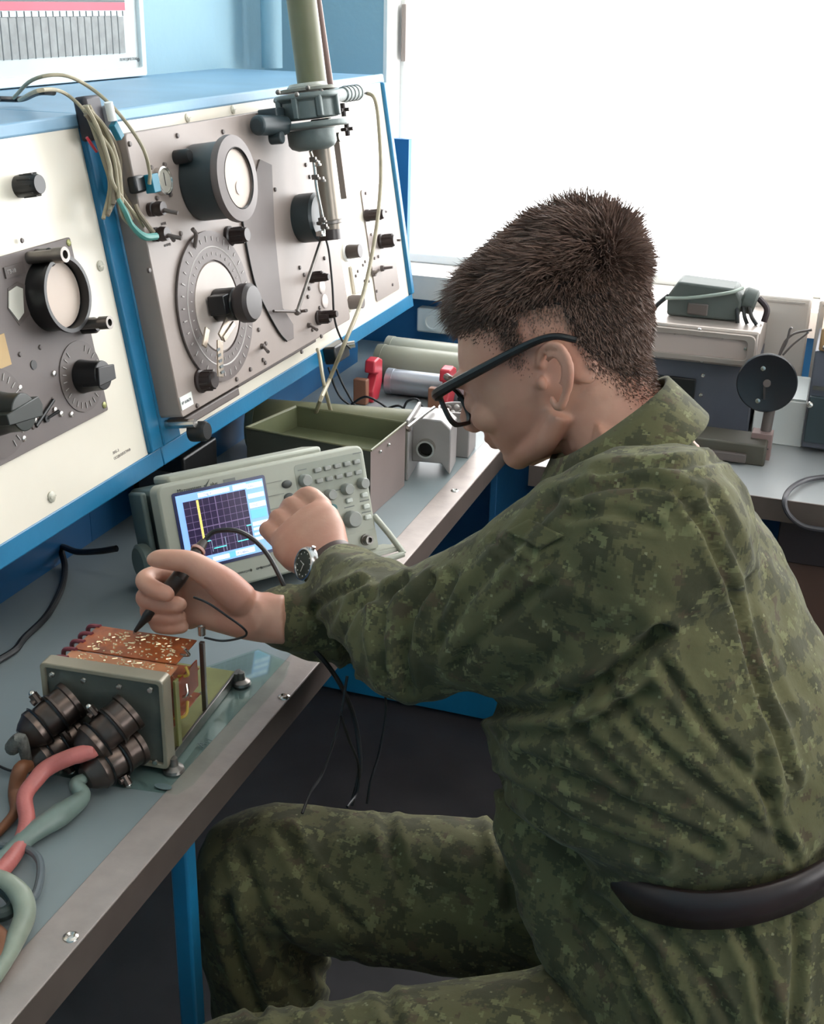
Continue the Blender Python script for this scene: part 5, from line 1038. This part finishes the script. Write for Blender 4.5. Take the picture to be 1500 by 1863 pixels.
for H_, K_, A_, rr_ in ((LH, LK, LA, (.092, .096, .080)), (RH, RK, RA, (.095, .084, .072))):
    chain(tr_, [(H_, rr_[0]), (H_.lerp(K_, .35), rr_[1]), (H_.lerp(K_, .72), (rr_[1] + rr_[2]) / 2), (K_, rr_[2]), (K_.lerp(A_, .25), .071), (K_.lerp(A_, .6), .066), (A_ + V((0, 0, .08)), .058)], 26)
tc2 = [([(440, 1560), (470, 1640), (520, 1720), (600, 1780)], 12, .006), ([(520, 1520), (570, 1610), (650, 1690)], 12, .005), ([(700, 1480), (720, 1570), (760, 1640)], 12, .004), ([(410, 1640), (430, 1740), (470, 1840)], 12, .007), ([(460, 1650), (500, 1760), (560, 1830)], 12, .005),
       ([(905, 1480), (925, 1560), (930, 1650)], 12, .008), ([(930, 1700), (1010, 1740), (1060, 1863)], 13, .005), ([(640, 1760), (700, 1800), (720, 1863)], 12, .004)]
trousers = meshed(tr_, 'camouflage_trousers', camo_m, .0050, 5, disp=folds(tc2, .0032), parent=person)
for A_ in (LA, RA):
    b = MB(PMi); chain(b, [(A_ + V((.025, 0, .10)), .052), (A_ + V((.02, 0, .03)), .050), (A_ + V((.015, 0, -.045)), .048)], 22); chain(b, [(A_ + V((.02, 0, -.055)), .044), (A_ + V((-.07, 0, -.055)), .043), (A_ + V((-.15, 0, -.062)), .034)], 22)
    b.box(A_ + V((-.06, 0, -.091)), (.24, .085, .017)); b.build('boot', leather, person)
# belt follows the jacket
bc = tsec(1085, 1585, 1455, .149)
vs, fs = [], []; N = 90
for k in range(N):
    t = 2 * math.pi * k / N; p = bc[0] + bc[1] * 1.02 * math.cos(t) + bc[2] * 1.05 * math.sin(t) + V((0, 0, .006 * math.cos(t)))
    for dz_, dr in ((.017, 0), (.0, .002), (-.017, .001)): d_ = (p - bc[0]).normalized(); vs.append(p + V((0, 0, dz_)) + d_ * dr)
for k in range(N):
    l = (k + 1) % N
    for i in range(2): fs.append((k * 3 + i, l * 3 + i, l * 3 + i + 1, k * 3 + i + 1))
b = MB(PMi); b.add(vs, fs); belt = b.build('leather_belt', leather, person, smooth=80); md = belt.modifiers.new('s', 'SOLIDIFY'); md.thickness = .006; md.offset = 1
# ---- hair
bpy.context.view_layer.update()
me = bodyo.data; n = len(me.vertices); co = np.empty(n * 3, 'f'); me.vertices.foreach_get('co', co); co = co.reshape(-1, 3) + np.array(person.location)
no = np.empty(n * 3, 'f'); me.vertex_normals.foreach_get('vector', no); no = no.reshape(-1, 3)
Hi = np.array(HMi); hco = co @ Hi[:3, :3].T + Hi[:3, 3]; hno = no @ Hi[:3, :3].T
def hairline(x, y):
    a = np.abs(y)
    zf = .070 + .006 * np.cos(y * 60)                                          # forehead
    z = np.interp(x, [-.12, -.085, -.066, -.046, -.040, -.004, .002, .014, .022, .046, .064, .11], [-.050, -.052, -.045, -.010, .030, .036, .006, .006, .036, .050, .066, .072])
    return z
def mask(h):
    z = hairline(h[:, 0], h[:, 1]); near = np.linalg.norm(h, axis=1) < .19
    return near, h[:, 2] - z
near, dz_ = mask(hco)
earish = (np.abs(hco[:, 1]) > .0785) & (hco[:, 2] < .040)
ok = near & (dz_ > -.001) & ~earish
def hlen(h, dz):
    top = np.clip((h[:, 2] - .062) / .035, 0, 1); side = np.clip(dz / .06, 0, 1)
    fr_ = np.clip((h[:, 0] - .03) / .04, 0, 1) * top
    return .002 + side * .004 + top * .017 + fr_ * .005
# under-layer
Lh = hlen(hco, dz_); capv = hco + hno * (np.clip(Lh * .42 - .0012, 0, None))[:, None]
nz_ = np.array([noise.noise(V((c[0] * 40, c[1] * 90, c[2] * 60))) if k else 0 for c, k in zip(hco, ok)]); capv = capv + hno * (nz_ * Lh * .20)[:, None]
sel = ok & (dz_ > .026)
idx = -np.ones(n, int); idx[sel] = np.arange(sel.sum())
fs = [tuple(int(idx[v]) for v in p.vertices) for p in me.polygons if all(sel[v] for v in p.vertices)]
hv = list((HM @ V(c)) for c in capv[sel]); hv = [tuple(PMi @ v) for v in hv]
rngh = np.random.default_rng(4); cand = np.where(ok)[0]
wgt = .12 + np.clip(dz_[cand] / .03, 0, 1); pick = rngh.choice(cand, 60000, p=wgt / wgt.sum())
base = hco[pick] + rngh.normal(0, .0012, (len(pick), 3)); nn_ = hno[pick]; Ls = Lh[pick] * rngh.uniform(.7, 1.3, len(pick))
topw = np.clip((base[:, 2] - .055) / .04, 0, 1)[:, None]
clump = np.array([[noise.noise(V((b_[0] * 30, b_[1] * 60, b_[2] * 30))), noise.noise(V((b_[0] * 40 + 7, b_[1] * 40, b_[2] * 40))), 0] for b_ in base])
comb = (1 - topw) * np.array([.12, 0, -.75]) + topw * (np.array([.9, 0, .05]) + clump * 1.2); comb -= nn_ * (comb * nn_).sum(1)[:, None]; dirn = nn_ * (.50 + .08 * topw) + comb
crown = np.exp(-((base[:, 0] + .055) / .03) ** 2 - (base[:, 1] / .05) ** 2)[:, None] * topw; crown = crown * .55; dirn = dirn * (1 - crown) + crown * (np.array([.5, .0, .7]) + clump * 1.6) + rngh.normal(0, .20, dirn.shape)
dirn /= np.linalg.norm(dirn, axis=1)[:, None]
Ls = Ls * (1 + .5 * crown[:, 0])
root = base - nn_ * .001; midp = root + nn_ * (Ls * .28)[:, None] + dirn * (Ls * .42)[:, None]; tip = midp + dirn * (Ls * .62)[:, None] - np.array([0, 0, .18]) * (Ls * topw[:, 0])[:, None]
sd = np.cross(dirn, rngh.normal(size=dirn.shape)); sd /= np.linalg.norm(sd, axis=1)[:, None]; wq = .00042 + .00025 * topw
allv = np.stack([root - sd * wq, root + sd * wq, midp - sd * wq * .9, midp + sd * wq * .9, tip], 1).reshape(-1, 3)
HMn = np.array(HM); allv = allv @ HMn[:3, :3].T + HMn[:3, 3] - np.array(person.location)
off = len(hv); hv += [tuple(v) for v in allv]
for i in range(len(pick)):
    o_ = off + 5 * i; fs.append((o_, o_ + 1, o_ + 3, o_ + 2)); fs.append((o_ + 2, o_ + 3, o_ + 4))
me2 = bpy.data.meshes.new('hair'); me2.from_pydata(hv, [], fs); me2.materials.append(hairm); me2.materials.append(mat('hair_underlayer', (52, 40, 36), .8)); ncap = sum(1 for f_ in fs if max(f_) < off)
for p in me2.polygons:
    p.use_smooth = True
    if p.index < ncap: p.material_index = 1
ho = bpy.data.objects.new('hair', me2); COL.objects.link(ho); ho.parent = person; ho['label'] = 'short dark brown hair, faded at the sides'
# brows
b = MB(PMi @ HM)
for s in (-1, 1): b.tube([(.095, s * .012, .030), (.096, s * .026, .036), (.086, s * .044, .032)], [.003, .0036, .002], seg=8)
b.build('eyebrows', hairm, person)
# ---- glasses
gl = thing('eyeglasses', 'black framed eyeglasses worn by the seated person', 'glasses', HM @ trans((.095, 0, .011)) @ Matrix.Rotation(.12, 4, 'Y'))
for s in (-1, 1):
    b = MB(); ringprism(b, rrect(.054, .040, .014, 5), rrect(.046, .033, .012, 5), -.002, .002, trans((0, s * .033, -.004), frame((1, 0, 0), (0, 1, 0))) @ Matrix.Rotation(0, 4, 'Z')); rim = b.build('rim', black, gl, .0006)
    MB().prism(rrect(.047, .034, .012, 5), -.0008, .0008, trans((0, s * .033, -.004), frame((1, 0, 0), (0, 1, 0)))).build('lens', glass, gl)
    b = MB(); b.tube([(.0, s * .062, .008), (-.010, s * .073, .009), (-.060, s * .0795, .009), (-.104, s * .081, .009), (-.128, s * .083, .005), (-.144, s * .081, -.006)], [.0052, .0052, .0044, .0036, .003, .003], seg=8); b.build('temple', black, gl)
b = MB(); b.tube([(.002, -.009, .003), (.004, 0, .006), (.002, .009, .003)], .0024, seg=8); b.build('bridge', black, gl)
# ---- wristwatch
wc = W(604, 1031, 1.347); wx = ad
tw_ = thing('wristwatch', 'silver round wristwatch on a brown leather strap on the left wrist', 'watch', trans(wc, Matrix((aw, an, ad)).transposed()))
b = MB(); N = 44; vs, fs = [], []
for k in range(N):
    t = 2 * math.pi * k / N; ce, se_ = math.cos(t), math.sin(t); ru, rv = .0292, .0228
    ce = math.copysign(abs(ce) ** .87, ce); se_ = math.copysign(abs(se_) ** .87, se_)
    for z_, k_ in ((-.009, 1.0), (.009, 1.0), (.008, 1.07), (-.008, 1.07)): vs.append((ru * k_ * ce, rv * k_ * se_, z_))
for k in range(N):
    l = (k + 1) % N
    for i in range(4): j = (i + 1) % 4; fs.append((k * 4 + i, l * 4 + i, l * 4 + j, k * 4 + j))
b.add(vs, fs); b.build('strap', strapm, tw_)
WD_ = Matrix((aw, an, ad)).transposed().inverted() @ (-rx * .50 - rz * .85 + ry * .10); WD_.z = 0
WD_.normalize(); wp = V((WD_.x * .0285, WD_.y * .0265, 0)); fm = trans(wp, frame(WD_, (0, 0, 1)))
MB().lathe([(0, 0), (.0175, 0), (.0195, .002), (.0195, .007), (.0178, .0095), (.0160, .0098), (.0155, .008), (0, .008)], fm, 40).build('watch_case', mat('watch_steel', (190, 190, 190), .22, 1.0), tw_)
MB().lathe([(0, .0082), (.0156, .0082)], fm, 36).build('watch_dial', mat('watch_dial_grey', (104, 108, 98), .25), tw_)
b = MB(fm)
for k in range(12): a = math.pi * k / 6; b.box((.0128 * math.cos(a), .0128 * math.sin(a), .0086), (.0012, .0012, .0004))
b.box((.003, 0, .0088), (.009, .0008, .0003)); b.box((0, .004, .0088), (.0008, .010, .0003)); b.build('dial_marks', mat('watch_marks', (220, 220, 210), .3), tw_)
MB().cyl(fm @ V((0, -.0195, .0045)), fm @ V((0, -.0225, .0045)), .0022, seg=12).build('crown', MATS['watch_steel'], tw_)
# ---- probe
tipP = at(243, 1152, 2, .8465); grip = W(325, 1052, 1.252); backP = W(372, 985, 1.285)
tp_ = thing('oscilloscope_probe', 'black oscilloscope probe held in the right hand touching the circuit board', 'probe', Matrix.Translation(tipP)); Mi = Matrix.Translation(-tipP)
b = MB(Mi); b.tube([tipP, tipP.lerp(grip, .04)], [.0006, .0010], seg=8, smooth=False); b.build('probe_tip', steel, tp_)
b = MB(Mi); b.tube([tipP.lerp(grip, .03), tipP.lerp(grip, .22), tipP.lerp(grip, .30), tipP.lerp(grip, .62)], [.0018, .0038, .0055, .0068], seg=16, smooth=False); b.build('probe_nose', black, tp_)
b = MB(Mi); b.tube([tipP.lerp(grip, .60), tipP.lerp(grip, .63), grip, grip.lerp(backP, .55), grip.lerp(backP, .8), backP], [.0072, .0088, .0082, .0070, .0062, .0042], seg=18, smooth=False); b.build('probe_body', mat('dark_brown_probe', (48, 38, 32), .4), tp_)
c_ = grip.lerp(backP, .72); b = MB(Mi); b.cyl(c_, c_ + (backP - grip).normalized() * .003, .0078, seg=18); b.build('marker_ring', mat('pink_ring', (190, 150, 140), .4), tp_)
hang = [W(548, 1155, 1.29), at(600, 1215, 0, -.44), at(632, 1270, 0, -.44), at(650, 1330, 0, -.43), at(655, 1400, 0, -.42), at(640, 1466, 0, -.42)]
cable('probe_cable', 'black probe cable arching over the screen and down behind the sleeve', [backP, W(385, 970, 1.29), W(402, 965, 1.29), W(432, 966, 1.29), W(462, 982, 1.29), W(488, 1010, 1.285), W(512, 1055, 1.28), W(534, 1110, 1.28)] + hang, .0026, blackc)
cable('ground_lead', 'thin black ground lead looping below the right wrist', [W(352, 1086, 1.222), W(380, 1098, 1.225), W(415, 1122, 1.228), W(440, 1140, 1.23), W(449, 1152, 1.235), W(440, 1160, 1.24), W(405, 1166, 1.245), W(372, 1160, 1.25)], .0012, blackc)
for i, (lab, pp) in enumerate((('leftmost black lead hanging below the bench', ((632, 1230), (618, 1310), (590, 1400), (566, 1440), (550, 1480))), ('black lead joining the hanging probe cable below the bench', ((620, 1300), (635, 1345), (652, 1390), (650, 1440), (632, 1468))), ('rightmost black lead hanging below the bench', ((700, 1240), (702, 1300), (690, 1370), (675, 1420), (668, 1462))))):
    cable('hanging_lead', lab, [at(u, v, 0, -.42 + .004 * i) for u, v in pp], .0016, blackc)
# ---- stool
sx_, sy_ = at(1290, 1900, 1, YB).x, YB; zs = min(at(1290, 2000, 1, YB).z, .50)
tst = thing('stool', 'low stool under the seated person', 'stool', Matrix.Translation((sx_, sy_, 0)))
MB().lathe([(0, zs - .07), (.16, zs - .07), (.17, zs - .06), (.17, zs - .045), (.16, zs - .04), (0, zs - .04)], None, 36).build('seat', brownw, tst)
for k in range(4): a = math.pi / 4 + math.pi / 2 * k; b = MB(); b.cyl((.15 * math.cos(a), .15 * math.sin(a), 0), (.11 * math.cos(a), .11 * math.sin(a), zs - .06), .013, seg=12); b.build('leg', MATS['dark_leg'], tst)
